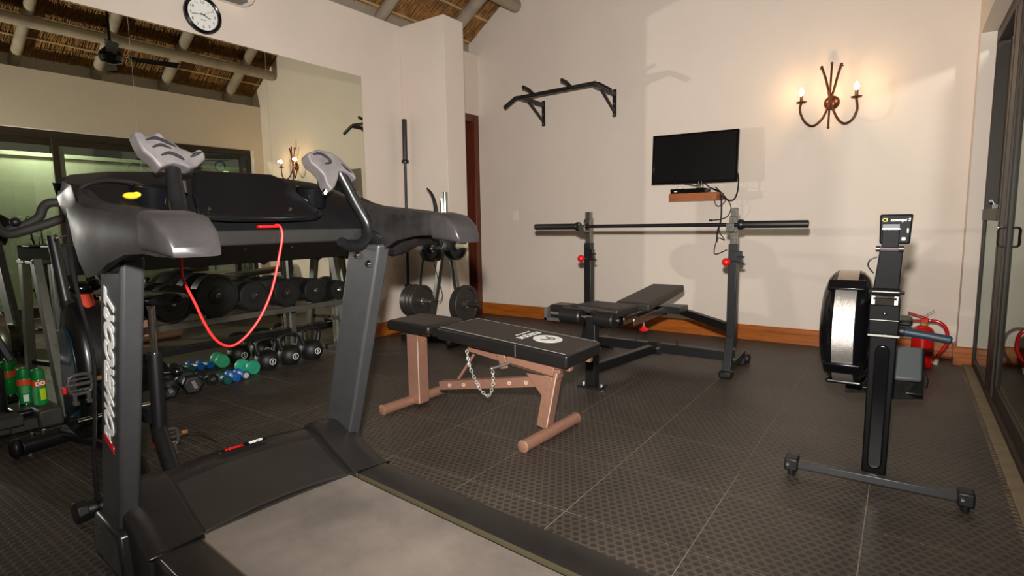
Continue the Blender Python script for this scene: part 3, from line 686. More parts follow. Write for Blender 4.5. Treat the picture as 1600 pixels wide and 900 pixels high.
for x in (1.982, 2.062): R_('hinge_knob', B().cyl((x-.008, .89, 1.035), (x+.008, .89, 1.035), .013, seg=14), chrome, .002, mon)
mt = basis((2.052-O.x, .8825-O.y, 1.152), (1, 0, 0), (0, .04, 1))
text('concept 2', .0165, 'brand_lettering', white_print, mon, mt, .0005, shear=.25, bold=.0004)
text('CI', .019, 'brand_mark', yellow_print, mon, basis((2.000-O.x, .8825-O.y, 1.152), (1, 0, 0), (0, .04, 1)), .0005, bold=.0002)
R_('socket_panel', B().mm((2.060, .882, 1.07), (2.072, .886, 1.082)).mm((2.076, .882, 1.10), (2.081, .886, 1.118)), white_print, 0, mon)
# flywheel cage
FC = Vector((1.866, 1.235, .645)); FR = .274
fw_ = R_('flywheel_housing', B().lathe([(.02, -.108), (.10, -.110), (.18, -.100), (.235, -.082), (.262, -.058), (.268, -.045), (.262, -.042), (.20, -.04), (.20, .04), (.262, .042), (.268, .045), (.262, .058), (.235, .082), (.18, .100), (.10, .106), (.02, .104)], c=FC, axis=(1, 0, 0), seg=64), black_gloss, 0)
band = mat('perforated_silver', (196, 190, 182), .3, .85, var=.10, vscale=90, bump=.5, bscale=420)
R_('perforated_band', B().rings([[FC + Vector((x, FR*.985*math.cos(t) if q else FR*.965*math.cos(t), FR*.985*math.sin(t) if q else FR*.965*math.sin(t))) for x, q in ((-.042, 1), (.042, 1), (.042, 0), (-.042, 0))] for t in [2*math.pi*i/72 for i in range(72)]], close=True), band, 0, fw_)
for deg in (180-52, 180+36, 180+76, 20, -40):
    a = math.radians(deg); rot = Matrix(((1, 0, 0), (0, math.cos(a), -math.sin(a)), (0, math.sin(a), math.cos(a))))
    c = FC + Vector((0, (FR-.004)*math.cos(a), (FR-.004)*math.sin(a)))
    bk = R_('cage_bracket', B().box(c, (.15, .022, .062), rot), black_gloss, .008, fw_, seg=3)
    for s in (-1, 1): R_('bracket_pin', B().cyl(c+Vector((s*.042, 0, 0))+rot @ Vector((.0, .012, .0)), c+Vector((s*.070, 0, 0))+rot @ Vector((0, .012, 0)), .004, seg=8), chrome, 0, bk) if False else None
R_('damper_lever', B().mm((1.975, 1.20, .66), (1.99, 1.24, .78)), black_plastic, .003, fw_)
# handle in its rest
hn = R_('handle', B().tube([(1.80, 1.285, .655), (1.93, 1.30, .640), (2.09, 1.30, .628)], .014, 12), black_plastic, 0)
R_('handle_grip', B().tube([(2.085, 1.30, .628), (2.10, 1.30, .626), (2.18, 1.30, .617), (2.262, 1.30, .605), (2.270, 1.30, .604)], [.017, .0195, .0195, .0195, .013], 16), handle_blue, 0, hn)
R_('grip_collar', B().cyl((2.066, 1.30, .630), (2.092, 1.30, .627), .024, seg=18), black_rubber, .003, hn)
# footboards, rail, seat, rear leg
for s in (1, -1):
    x0, x1 = (2.055, 2.185) if s > 0 else (1.86, 1.99)
    fb = R_('footboard', B().prism([(x0, 1.42, .30), (x1, 1.42, .30), (x1, 1.60, .50), (x0, 1.60, .50)], (0, .03, -.03)), black_plastic, .006)
    R_('foot_bed', B().prism([(x0+.008, 1.40, .36), (x1-.012, 1.42, .36), (x1-.012, 1.545, .50), (x0+.008, 1.525, .50)], (0, -.02, .02)), mat('grey_footbed', (74, 78, 80), .55), .01, fb)
    R_('foot_wedge', B().prism([(x0, 1.38, .27), (x1, 1.46, .27), (x1-.02, 1.50, .39), (x0, 1.40, .39)], (0, .02, 0)), scuffed, .006, fb)
    R_('strap', B().tube([(x1, 1.47, .40), (x1+.012, 1.46, .37), (x1+.01, 1.46, .33)], .008, 6, smooth=3, flat=.4), black_rubber, 0, fb)
R_('monorail', B().mm((1.995, 1.15, .42), (2.04, 3.05, .50)), steel, .004)
R_('rear_leg', B().beam((2.017, 3.0, .43), (2.017, 3.05, .03), .05, .04).mm((1.87, 3.03, 0), (2.16, 3.07, .035)), black_paint, .004)
st_ = R_('seat', B().mm((1.90, 2.05, .53), (2.135, 2.28, .565)), black_rubber, .02, seg=4)
R_('seat_carriage', B().mm((1.975, 2.08, .49), (2.06, 2.25, .53)), black_plastic, .005, st_)

# ================================================================ FIRE EXTINGUISHER
fe = thing('fire_extinguisher', 'red fire extinguisher standing on the floor by the glass door', 'fire extinguisher', (2.225, 3.44, 0))
B().lathe([(.001, 0), (.066, .001), (.070, .008), (.072, .02), (.072, .262), (.068, .288), (.054, .310), (.032, .324), (.022, .328), (.001, .328)], seg=36).build('cylinder', red_paint, fe)
B().lathe([(.0725, .10), (.0732, .101), (.0732, .16), (.0725, .161)], seg=36).build('dark_label', dark_red, fe)
B().cyl((0, 0, .325), (0, 0, .348), .025, seg=18).build('collar', mat('olive_collar', (150, 150, 40), .5), fe, bev=.003)
hd = B().mm((-.022, -.018, .345), (.03, .018, .385)).build('valve_head', red_paint, fe, bev=.005)
B().beam((.02, 0, .385), (-.105, -.01, .425), .028, .010).build('squeeze_lever', red_paint, hd, bev=.002)
B().beam((.0, 0, .365), (-.105, -.01, .362), .028, .012).build('carry_handle', red_paint, hd, bev=.002)
B().cyl((-.005, 0, .395), (.06, -.01, .45), .0025, seg=6).build('safety_pin', steel, hd)
B().lathe([(.012, 0), (.012, .02)], c=(.03, 0, .365), axis=(1, 0, 0), seg=14).build('hose_fitting', chrome, hd)
B().tube([(.04, 0, .365), (.09, -.005, .362), (.135, -.01, .32), (.150, -.01, .25), (.145, -.01, .19), (.11, -.01, .12), (.095, -.01, .07)], .0125, 12, smooth=5).build('hose', red_paint, fe)
B().cyl((.098, -.01, .075), (.086, -.01, .03), .015, .018, 14).build('nozzle', clear_m, fe, bev=.002)

# ================================================================ PLATE TREE
pt = thing('plate_tree', 'chrome A-frame weight plate tree in front of the plastered pier', 'weight tree', (-1.72, 2.19, 0)); O = pt.location
def T_(n, b, m=steel, bev=.002, par=pt, **k): return b.build(n, m, par, bev=bev, off=O, **k)
tree_m = mat('shaded_chrome', (120, 118, 112), .3, .85)  # chrome with the shade on the uprights put into its colour
T_('upright', B().beam((-1.80, 2.16, .03), (-1.60, 2.21, 1.06), .045, .045), tree_m); T_('upright', B().beam((-1.42, 2.28, .03), (-1.575, 2.23, 1.06), .045, .045), tree_m)
T_('head_tube', B().cyl((-1.59, 2.22, 1.0), (-1.585, 2.22, 1.475), .026, seg=18), chrome)
T_('head_tube', B().cyl((-1.65, 2.24, 1.05), (-1.65, 2.24, 1.42), .02, seg=16), chrome)
T_('base_foot', B().beam((-2.12, 2.10, .03), (-1.16, 2.32, .03), .06, .06), black_paint); T_('base_foot', B().beam((-1.80, 1.98, .03), (-1.80, 2.36, .03), .05, .05), black_paint); T_('base_foot', B().beam((-1.42, 2.02, .03), (-1.42, 2.44, .03), .05, .05), black_paint)
T_('peg', B().cyl((-2.10, 2.17, .40), (-1.76, 2.17, .40), .022, seg=16)); T_('peg', B().cyl((-1.46, 2.20, .40), (-1.17, 2.20, .405), .024, seg=16), iron_m)
T_('peg', B().cyl((-1.86, 2.17, .93), (-1.62, 2.20, .93), .022, seg=16)); T_('peg', B().cyl((-1.57, 2.18, .96), (-1.30, 2.18, .96), .022, seg=16), clear_m)
hk = T_('bent_hook', B().tube([(-1.80, 2.2, 1.52), (-1.74, 2.2, 1.46), (-1.70, 2.2, 1.36), (-1.69, 2.2, 1.24), (-1.69, 2.2, 1.05)], [.008, .016, .02, .024, .024], 10, smooth=4), black_rubber, 0)
T_('hanging_strap', B().tube([(-1.81, 2.13, .95), (-1.815, 2.12, .80), (-1.84, 2.11, .65), (-1.845, 2.11, .56)], .011, 8, smooth=4), black_rubber, 0)
T_('hanging_cord', B().tube([(-1.68, 2.12, .85), (-1.60, 2.10, .65), (-1.54, 2.09, .50), (-1.57, 2.09, .43), (-1.66, 2.10, .42)], .004, 6, smooth=4), black_rubber, 0)
T_('collar_clip', B().tube([(-1.53, 2.2, 1.08), (-1.50, 2.2, 1.115), (-1.47, 2.2, 1.08), (-1.45, 2.2, 1.11), (-1.42, 2.2, 1.075)], .005, 6, smooth=4), chrome, 0)
def plate(label, c, r, th, ax, m=iron_m):
    t = thing('weight_plate', label, 'weight plate', c, 0, 'plates on the A-frame tree'); h = th/2
    B().lathe([(.027, -h*.7), (r*.34, -h*.75), (r*.36, -h*.45), (r*.80, -h*.45), (r*.84, -h), (r*.97, -h), (r, -h*.8), (r, h*.8), (r*.97, h), (r*.84, h), (r*.80, h*.45), (r*.36, h*.45), (r*.34, h*.75), (.027, h*.7)], axis=ax, seg=40).build('disc', m, t)
    B().lathe([(.025, -h*.78), (.034, -h*.82), (.034, h*.82), (.025, h*.78)], axis=ax, seg=20).build('hub', steel, t)
ax1 = (1, .0, 0); p1 = (1, .03, 0)
for i, (x, r) in enumerate(((-2.045, .150), (-1.995, .165), (-1.945, .165), (-1.895, .165))):
    plate(['small outermost iron plate on the lower left peg of the tree', 'second iron plate from the left end of the lower left peg', 'third iron plate from the left end of the lower left peg', 'iron plate nearest the upright on the lower left peg'][i], (x, 2.17, .40), r, .038, ax1)
plate('thin iron plate against the upright on the lower right peg', (-1.40, 2.20, .40), .168, .032, p1)
plate('large iron plate facing out on the lower right peg', (-1.345, 2.20, .402), .182, .05, p1)
plate('black plate on the upper left peg behind the treadmill arm', (-1.76, 2.18, .93), .13, .07, ax1, black_rubber)
plate('thick black plate with handle hole on the upper right peg', (-1.44, 2.18, .96), .135, .08, p1, black_rubber)

# ================================================================ DUMBBELL RACK
dr = thing('dumbbell_rack', 'long two-tier steel dumbbell rack against the mirror', 'dumbbell rack', (-2.22, .5, 0)); O = dr.location
rack_m = mat('grey_rack_paint', (84, 82, 74), .4, .3, var=.12, vscale=14)
def D_(n, b, m=rack_m, bev=.003, par=dr, **k): return b.build(n, m, par, bev=bev, off=O, **k)
for y in (-.74, 1.42):
    D_('end_post', B().beam((-2.10, y, .02), (-2.30, y-.01, .99), .075, .045, up=(0, 1, 0)))
    D_('end_post', B().beam((-2.39, y+.11, .02), (-2.385, y+.11, .97), .045, .045))
    D_('foot', B().mm((-2.40, y-.03, .0), (-1.98, y+.035, .04)), black_paint)
    D_('cap_plate', B().mm((-2.40, y-.04, .965), (-2.26, y+.14, .985)), black_paint)
    D_('tie_bar', B().beam((-2.38, y+.05, .30), (-2.16, y+.0, .30), .03, .03), black_paint)
for y in (1.02,): D_('mid_post', B().mm((-2.39, y-.022, 0), (-2.35, y+.022, .97)))
tilt = math.radians(9)
for z, m in ((.50, rack_m), (.93, black_paint)):
    D_('tray', B().beam((-2.09, -.72, z), (-2.09, 1.40, z), .05, .010, up=(0, 0, 1)).beam((-2.065, -.72, z-.014), (-2.065, 1.40, z-.014), .008, .045, up=(0, 0, 1)), m)
    D_('tray', B().beam((-2.30, -.72, z+.035), (-2.30, 1.40, z+.035), .05, .010, up=(0, 0, 1)), m)
D_('back_beam', B().mm((-2.40, -.70, .22), (-2.37, 1.38, .27)), black_paint)
def dumbbell(name, label, group, c, r, hl, gap, ax=(1, 0, 0), m=black_rubber, cap=True, gm=chrome, cat='dumbbell', prism=0):
    """two heads of radius r and length hl, a bare grip of length gap"""
    t = thing(name, label, cat, c, 0, group); a = Vector(ax).normalized()
    B().cyl(-a*(gap/2+.01), a*(gap/2+.01), .014, seg=12).build('grip', gm, t)
    for s in (-1, 1):
        if prism:
            B().lathe([(r*.8, gap/2), (r, gap/2+.010), (r, gap/2+hl-.012), (r*.78, gap/2+hl)], axis=a*s, seg=prism).build('head', m, t, bev=.004, smooth=0)
            if s > 0:
                e_, u_ = frame_of(a); q0 = a*(gap/2+hl)
                B().prism([q0-e_*.030-u_*.022, q0-e_*.006-u_*.030, q0+e_*.012+u_*.028, q0-e_*.010+u_*.034], a*.0012).build('end_label', grey_print, t)
        else:
            hd = B().lathe([(.018, gap/2), (r*.9, gap/2), (r, gap/2+.008), (r, gap/2+hl-.008), (r*.94, gap/2+hl), (r*.86, gap/2+hl), (r*.84, gap/2+hl-.006), (r*.40, gap/2+hl-.006), (r*.38, gap/2+hl), (r*.2, gap/2+hl+.002), (.001, gap/2+hl+.002)], axis=a*s, seg=36).build('head', m, t)
            if cap: B().lathe([(.001, 0), (.019, .001), (.019, .006), (.011, .013), (.001, .013)], c=a*s*(gap/2+hl), axis=a*s, seg=12).build('end_bolt', chrome, hd)
    return t
lab = ['large rubber dumbbell at the left end of the lower rack tier', 'largest rubber dumbbell, second from the left on the lower tier', 'third rubber dumbbell from the left on the lower rack tier', 'fourth rubber dumbbell from the left on the lower rack tier', 'fifth rubber dumbbell from the left, beside the smallest', 'smallest rubber dumbbell at the right end of the lower tier']
for l, (y, r) in zip(lab, ((-.10, .135), (.205, .158), (.495, .120), (.777, .116), (1.045, .106), (1.285, .086))):
    dumbbell('dumbbell', l, 'rubber dumbbells on the lower tier', (-2.195, y, .515+r), r, .075+r*.2, .12)
pnl = D_('front_panel', B().mm((-2.065, -.72, .895), (-2.055, 1.40, 1.075)).mm((-2.30, -.72, 1.065), (-2.055, 1.40, 1.075)), black_rubber)
for y in (.45, .85): D_('panel_screw', B().cyl((-2.056, y, 1.0), (-2.050, y, 1.0), .006, seg=8), steel, 0, pnl)
for y in (.1, .6, 1.1): D_('tray_gusset', B().prism([(-2.06, y-.04, .895), (-2.06, y+.04, .895), (-2.06, y, .87)], (-.01, 0, 0)), black_rubber, 0, pnl)

# ================================================================ KETTLEBELLS
def kettlebell(label, x, y, h, num):
    t = thing('kettlebell', label, 'kettlebell', (x, y, 0), 0, 'black kettlebells on the floor'); s = h/.26; r = .096*s
    B().lathe([(.001, 0), (.060*s, .001), (.070*s, .004), (r*.97, .045*s), (r*1.0, .075*s), (r*.95, .110*s), (r*.78, .140*s), (r*.45, .158*s), (.001, .163*s)], seg=32).build('body', black_rubber, t)
    B().tube([(0, -.050*s, .100*s), (0, -.070*s, .150*s), (0, -.085*s, .200*s), (0, -.080*s, .235*s), (0, -.045*s, .255*s), (0, 0, .258*s), (0, .045*s, .255*s), (0, .080*s, .235*s), (0, .085*s, .200*s), (0, .070*s, .150*s), (0, .050*s, .100*s)], [.030, .022, .018, .0165, .016, .016, .016, .0165, .018, .022, .030], 14, smooth=4).build('handle', black_rubber, t)
    for q in (1, -1):
        c = Vector((q*(r*.985), 0, .075*s))
        b = B().lathe([(.0225, -.003), (.0265, -.003), (.0265, .004), (.0225, .004)], c=c, axis=(q, 0, 0), seg=28, close=True).build('badge_ring', white_print, t)
        B().lathe([(.001, -.003), (.023, -.003), (.023, .002), (.001, .0021)], c=c, axis=(q, 0, 0), seg=28).build('badge', black_plastic, b)
        text(num, .024, 'numeral', white_print, b, basis(c+Vector((q*.0026, 0, .006)), (0, q, 0), (0, 0, 1)), .0004, bold=.0006)
        text('KG', .011, 'unit', white_print, b, basis(c+Vector((q*.0026, 0, -.010)), (0, q, 0), (0, 0, 1)), .0004, bold=.0003)
kettlebell('black kettlebell on the right, nearest the rack leg', -2.20, 1.07, .272, '6')
kettlebell('black kettlebell in the middle of the three', -2.20, .855, .258, '4')
kettlebell('black kettlebell on the left, beside the teal dumbbell', -2.20, .645, .255, '4')

# ================================================================ SMALL DUMBBELLS ON THE FLOOR
dumbbell('small_dumbbell', 'pale teal vinyl dumbbell with round heads beside the kettlebells', 'small dumbbells on the floor', (-2.20, .480, .056), .056, .045, .075, (1, .18, 0), teal_m, False, teal_m)
dumbbell('small_dumbbell', 'blue vinyl dumbbell with a beige end sticker', 'small dumbbells on the floor', (-2.13, .388, .030), .030, .045, .08, (1, -.1, 0), blue_m, False, white_print)
B().lathe([(.001, 0), (.021, 0), (.021, .002), (.001, .0021)], c=Vector((1, -.1, 0)).normalized()*.086, axis=(1, -.1, 0), seg=20).build('end_sticker', mat('beige_sticker', (214, 194, 156), .6), [o for o in bpy.data.objects if o.get('label') == 'blue vinyl dumbbell with a beige end sticker'][0])
dumbbell('small_dumbbell', 'blue vinyl dumbbell between the dark teal and stickered ones', 'small dumbbells on the floor', (-2.12, .313, .033), .033, .045, .08, (1, -.15, 0), blue_m, False, white_print)
dumbbell('small_dumbbell', 'dark teal vinyl dumbbell beside the hex dumbbells', 'small dumbbells on the floor', (-2.11, .240, .031), .031, .045, .08, (1, -.12, 0), teal_dark, False, white_print)
dumbbell('chrome_dumbbell', 'short dumbbell with a chrome end among the hex dumbbells', 'small dumbbells on the floor', (-2.18, .142, .045), .045, .04, .10, (1, .1, 0), black_rubber, True, chrome)
dumbbell('hex_dumbbell', 'black hex dumbbell on the left, nearest the bike', 'hex dumbbells on the floor', (-2.13, -.16, .072), .076, .07, .12, (1, -.25, 0), black_rubber, False, chrome, prism=6)
dumbbell('hex_dumbbell', 'black hex dumbbell on the right, beside the chrome one', 'hex dumbbells on the floor', (-2.10, -.012, .070), .074, .07, .12, (1, -.25, 0), black_rubber, False, chrome, prism=6)

# ================================================================ TREADMILL
TA = math.radians(4.8); TO = Vector((.2, -.76, 0)); TX = Vector((math.cos(TA), -math.sin(TA), 0)); TY = Vector((math.sin(TA), math.cos(TA), 0))
tm = thing('treadmill', 'large black treadmill with grey hand grips and a red safety cord', 'treadmill', TO, -TA)
def loc(P): d = P-TO; return Vector((d.dot(TX), d.dot(TY), d.z))
def tx(x, y, c): return loc(onP(x, y, TO+TX*c, TX))
def ty(x, y, c): return loc(onP(x, y, TO+TY*c, TY))
def tz(x, y, c): return loc(onZ(x, y, c))
def W_(n, b, m=black_plastic, bev=.004, par=tm, **k): return b.build(n, m, par, bev=bev, **k)
W_('base_frame', B().mm((-.34, -.40, .045), (1.42, -.31, .13)).mm((-.34, .31, .045), (1.42, .40, .13)).mm((-.34, -.31, .05), (-.26, .31, .12)).mm((1.30, -.31, .05), (1.38, .31, .12)), black_paint)
for x, y in ((-.30, -.37), (-.30, .37), (1.34, -.37), (1.34, .37)): W_('foot_pad', B().cyl((x, y, 0), (x, y, .05), .03, seg=16), black_rubber, .003)
W_('belt_deck', B().mm((-.05, -.296, .115), (1.36, .296, .15)), black_plastic)
bsec = [(-.08, .155), (1.36, .155), (1.40, .145), (1.42, .12), (1.40, .09), (1.36, .08), (-.08, .08)]
W_('running_belt', B().rings([[Vector((x, y, z)) for x, z in bsec] for y in (-.288, .288)]), belt_m, .002)
for s in (-1, 1):
    sec = [(s*.300, .135), (s*.300, .166), (s*.312, .174), (s*.425, .172), (s*.437, .160), (s*.437, .07), (s*.40, .06)]
    rl = W_('side_rail', B().rings([[Vector((x, y, z)) for y, z in sec] for x in (.03, 1.40)]), hood_m, .003)
    W_('rail_edge', B().mm((.06, s*.300-.003, .150), (1.38, s*.300+.003, .167)), mat('dusty_belt_edge', (74, 66, 46), .6), 0, rl)
    W_('rail_end_cap', B().mm((1.37, s*.297, .05), (1.43, s*.440, .178)), black_plastic, .01, rl)
    W_('red_line', B().mm((.12, s*.438-.0005*s, .095), (1.36, s*.440, .105)), red_pl, 0, rl)
# motor hood: curved centre, crested shoulders
prof = [(.045, .160), (.0, .178), (-.08, .205), (-.15, .238), (-.20, .262), (-.255, .278), (-.31, .270), (-.36, .235), (-.385, .16), (-.39, .05)]
rings = []
for y in (-.292, -.2, -.1, 0, .1, .2, .292):
    k = 1-(y/.292)**2; rings.append([Vector((x-.02*k if i > 2 else x-.012*k, y, z+.012*k*(1 if i > 1 else 0))) for i, (x, z) in enumerate(prof)] + [Vector((.045, y, .05))])
hood = W_('motor_hood', B().rings(rings), hood_m, .004, smooth=60)
ins = [(.046, .164), (.0, .179), (-.08, .206), (-.15, .239), (-.19, .259)]
rings = []
for q in range(9):
    t = q/8; y = -.27+.54*t; k = 1-(2*t-1)**2
    rings.append([Vector((x-.016*k, y, z+.012*k+.003)) for x, z in ins] + [Vector((x-.016*k, y, z+.012*k-.006)) for x, z in reversed(ins)])
W_('hood_panel', B().rings(rings), mat('satin_grey_panel', (40, 38, 36), .28, var=.12, vscale=4), .002, hood, smooth=60)
for s in (-1, 1):
    sh_ = [(.085, .172), (.03, .195), (-.06, .235), (-.14, .275), (-.20, .302), (-.245, .308), (-.30, .29), (-.37, .22), (-.40, .10), (-.40, .05), (.085, .05)]
    rings = [[Vector((x, s*yy, z if z < .1 else .1+(z-.1)*kz)) for x, z in sh_] for yy, kz in ((.288, .97), (.310, 1.0), (.380, .99), (.430, .93), (.452, .80))]
    W_('hood_shoulder', B().rings(rings), hood_m, .006, smooth=50)
    W_('shoulder_lip', B().beam((.088, s*.29, .176), (.088, s*.45, .166), .006, .012), black_gloss, .002)
bd = basis((-.262, .0, .2955), (0, 1, 0), (-1, 0, .12))
badge = W_('hood_badge', B().prism([bd @ Vector((px_*1.0, py_, 0)) for px_, py_ in ((-.105, 0), (-.07, .012), (.08, .012), (.105, 0), (.07, -.010), (-.08, -.010))], (0, 0, .003)), black_gloss, .001, hood)
text('POWER', .020, 'badge_red', red_pl, badge, basis((-.262, -.035, .2992), (0, 1, 0), (-1, 0, .12)), .0006, shear=.2, bold=.002)
text('GORT', .020, 'badge_white', white_print, badge, basis((-.262, .052, .2992), (0, 1, 0), (-1, 0, .12)), .0006, shear=.2, bold=.002)
# uprights
for s in (-1, 1):
    ya, yb = s*.400, s*.462
    up = W_('upright', B().prism([(-.345, ya, .16), (-.155, ya, .16), (.145, ya, 1.09), (-.055, ya, 1.09)], (0, yb-ya, 0)), grey_steel, .012, seg=3)
    W_('upright_boot', B().prism([(-.40, s*.395, .03), (-.07, s*.395, .03), (-.10, s*.395, .19), (-.36, s*.395, .19)], (0, s*.085, 0)), hood_m, .012)
    W_('boot_roller', B().cyl((-.40, s*.40, .05), (-.40, s*.47, .05), .05, seg=20), black_rubber, .006)
    for q in ((.0, 1.045), (.075, 1.012)):
        W_('bolt', B().lathe([(.001, .010), (.012, .009), (.016, .002), (.017, 0), (.001, 0)], c=(q[0], ya-s*.0005 if s > 0 else ya+.0005, q[1]), axis=(0, -s, 0), seg=14), chrome, 0, up)
# lettering up the outer side of the near upright, reading upwards
ud = Vector((.295, 0, .93)).normalized()
upr = [o for o in bpy.data.objects if o.parent == tm and o.name.startswith('upright') and 'boot' not in o.name][0]
p0 = ty(171, 586, -.4632)
text('POWERGORT', .083, 'lettering', white_print, upr, basis(p0, ud, Vector((-ud.z, 0, ud.x))) @ Matrix.Diagonal((1, 1.4, 1, 1)), .0006, shear=.28, bold=.0045)
c0 = p0 - ud*.262
W_('red_stripe', B().prism([c0+Vector((-.045, 0, .014)), c0+Vector((.045, 0, -.014)), c0+Vector((.045, 0, .012)), c0+Vector((-.045, 0, .04))], (0, -.001, 0)), red_pl, 0, upr)
# console shell (lofted across the machine)
rings = []
for y, zt_, xt, zb in ((-.522, 1.285, -.16, 1.262), (-.510, 1.315, -.195, 1.225), (-.48, 1.336, -.205, 1.19), (-.38, 1.352, -.21, 1.165), (-.2, 1.362, -.215, 1.155), (0, 1.366, -.22, 1.155), (.2, 1.362, -.215, 1.155), (.34, 1.348, -.21, 1.155), (.44, 1.322, -.205, 1.16), (.52, 1.268, -.18, 1.17)):
    rings.append([Vector(p) for p in ((xt-.02, y, zt_-.02), (xt, y, zt_), (xt+.02, y, zt_-.004), (-.10, y, (zt_+zb)/2+.035), (-.01, y, zb+.03), (.012, y, zb), (-.03, y, zb-.03), (-.16, y, zb-.02), (-.22, y, zb+.05))])
con = W_('console_shell', B().rings(rings), console_m, .004, smooth=50)
# display cover, a rounded shield
nrm = Vector((.80, 0, .60)); vd = Vector((-.60, 0, .80))
def cp_(y, v, o=0): return Vector((.012, y, 1.180)) + vd*v + nrm*(.012+o)
shape = [(-.205, .012), (-.19, .0), (-.10, -.008), (.06, -.010), (.20, -.004), (.235, .012), (.232, .035), (.205, .075), (.17, .13), (.135, .185), (.10, .205), (-.15, .205), (-.175, .195), (-.20, .10)]
W_('display_cover', B().prism([cp_(y, v) for y, v in shape], nrm*.022), black_gloss, .010, con, seg=3)
W_('cover_lip', B().tube([cp_(y, v, .018) for y, v in ((-.20, .02), (-.10, .008), (.06, .006), (.20, .012), (.222, .03))], .006, 8, smooth=4), black_gloss, 0, con)
for y in (-.17, .11): W_('cover_screw', B().lathe([(.001, .004), (.006, .003), (.007, 0), (.001, 0)], c=cp_(y, .035, .022), axis=nrm, seg=12), chrome, 0, con)
W_('cross_bar', B().mm((-.04, -.33, 1.105), (.015, .42, 1.157)), hood_m, .006)
# cup holders
for c in (tx(237, 296, -.075), tx(487, 298, -.075)):
    cu = W_('cup_holder', B().lathe([(.046, -.045), (.052, -.04), (.060, .03), (.064, .034), (.060, .037), (.054, .03), (.046, -.03), (.001, -.032)], c=c-Vector((.0, 0, .022)), axis=(.12, 0, 1), seg=30), black_gloss, 0, con)
ob = tx(205, 306, -.06)
yc = B().ball((0, 0, 0), .022, 1.2, 1.0, .5).ball((.012, .014, .004), .014, 1, 1.2, .6).build('cloth_scrap', yellow_m)
yc.location = TO + TX*ob.x + TY*ob.y + Vector((0, 0, ob.z)); tag(yc, 'small crumpled yellow cloth in the left cup holder of the treadmill', 'cloth')
# arms: tapering shells
for s in (-1, 1):
    st_ = [(-.15, .44, .515, 1.305, 1.235), (-.08, .44, .522, 1.288, 1.165), (.0, .44, .528, 1.260, 1.095), (.07, .436, .530, 1.245, 1.052), (.14, .428, .527, 1.238, 1.062), (.24, .412, .521, 1.229, 1.096), (.36, .398, .515, 1.217, 1.114), (.47, .388, .508, 1.204, 1.118), (.545, .384, .500, 1.190, 1.112), (.585, .386, .492, 1.160, 1.107), (.600, .390, .486, 1.125, 1.105)]
    rings = []
    for i, (x, y0, y1, zt_, zb) in enumerate(st_):
        e = .5 if i > 8 else 1.; dp = .018*e if i < 6 else .010*e
        rings.append([Vector((x, s*y, z)) for y, z in ((y0+.004, zb+.010), (y0, (zt_+zb)/2-.01), (y0+.006*e, zt_-.022*e), (y0+.022*e, zt_-.004*e), ((y0+y1)/2, zt_-.002*e), (y1-.034*e, zt_), (y1-.012*e, zt_-.016*e), (y1-.002, zt_-.045*e), (y1, (zt_+zb)/2-.02*e), (y1-.004, zb-dp), (y1-.03*e, zb-dp+.006), ((y0+y1)/2, zb+.014))])
    arm = W_('arm_shell', B().rings(rings), scuffed, .003, smooth=28)
    rings = []
    for x, y0, y1, zt_, zb in [(.475, .382, .512, 1.209, 1.112), (.545, .379, .505, 1.196, 1.106), (.590, .381, .497, 1.162, 1.102), (.606, .386, .488, 1.125, 1.101)]:
        cy = (y0+y1)/2; hw = (y1-y0)/2; cz = (zt_+zb)/2; hh = (zt_-zb)/2
        rings.append([Vector((x, s*(cy+hw*(abs(math.cos(a))**.32)*math.copysign(1, math.cos(a))), cz+hh*(abs(math.sin(a))**.32)*math.copysign(1, math.sin(a)))) for a in [2*math.pi*(k+.5)/24 for k in range(24)]])
    W_('arm_end_cap', B().rings(rings), mat('end_cap_plastic', (40, 38, 38), .3, var=.2, vscale=12, spec=.3), 0, arm, smooth=60)
    W_('arm_socket', B().prism([(-.12, s*.43, 1.18), (.16, s*.43, 1.14), (.12, s*.43, 1.04), (-.04, s*.43, 1.06)], (0, s*.08, 0)), black_plastic, .02, arm, seg=3)
W_('side_fin', B().prism([(-.19, -.525, 1.25), (-.12, -.495, 1.27), (.05, -.42, 1.10), (-.05, -.465, 1.115)], (-.004, .010, 0)), console_m, .004, con)
# hand grips: grey shells on tubes
def grip(outline, x0, insets, tube, rads, tabs):
    P = [tx(x, y, x0) for x, y in outline]; c = sum(P, Vector())/len(P)
    P = [Vector((p.x - (p.z-c.z)*.35, p.y, p.z)) for p in P]
    g = W_('hand_grip', B().prism(P, (-.055, 0, -.018)), grip_grey, .014, seg=4)
    for pts in insets:
        q = [tx(x, y, x0) for x, y in pts]; q = [Vector((p.x-(p.z-c.z)*.35+.0, p.y, p.z)) for p in q]
        W_('grip_inset', B().tube([p+Vector((-.002, 0, 0)) for p in q], [.006]+[.014]*(len(q)-2)+[.006], 10, smooth=4, flat=.4), grip_dark, 0, g)
    Q = [tx(x, y, x0-.035+.095*i/(len(tube)-1)) for i, (x, y) in enumerate(tube)]
    W_('grip_tube', B().tube(Q, rads, 16, smooth=4), black_plastic, 0)
    return g, c
gl, _ = grip([(211, 203), (226, 203), (231, 211), (243, 209), (250, 203), (258, 208), (262, 217), (272, 219), (283, 230), (293, 234), (301, 238), (313, 231), (321, 239), (320, 249), (306, 260), (294, 264), (283, 259), (270, 255), (258, 258), (247, 263), (236, 247), (223, 235), (217, 222)], .02,
     [[(229, 218), (245, 215), (262, 222), (276, 229)], [(238, 230), (252, 226), (268, 232)], [(250, 243), (264, 239), (280, 246), (286, 251)], [(296, 246), (305, 241), (314, 238)]],
     [(268, 252), (273, 285), (278, 318), (280, 335)], [.022, .022, .027, .027], None)
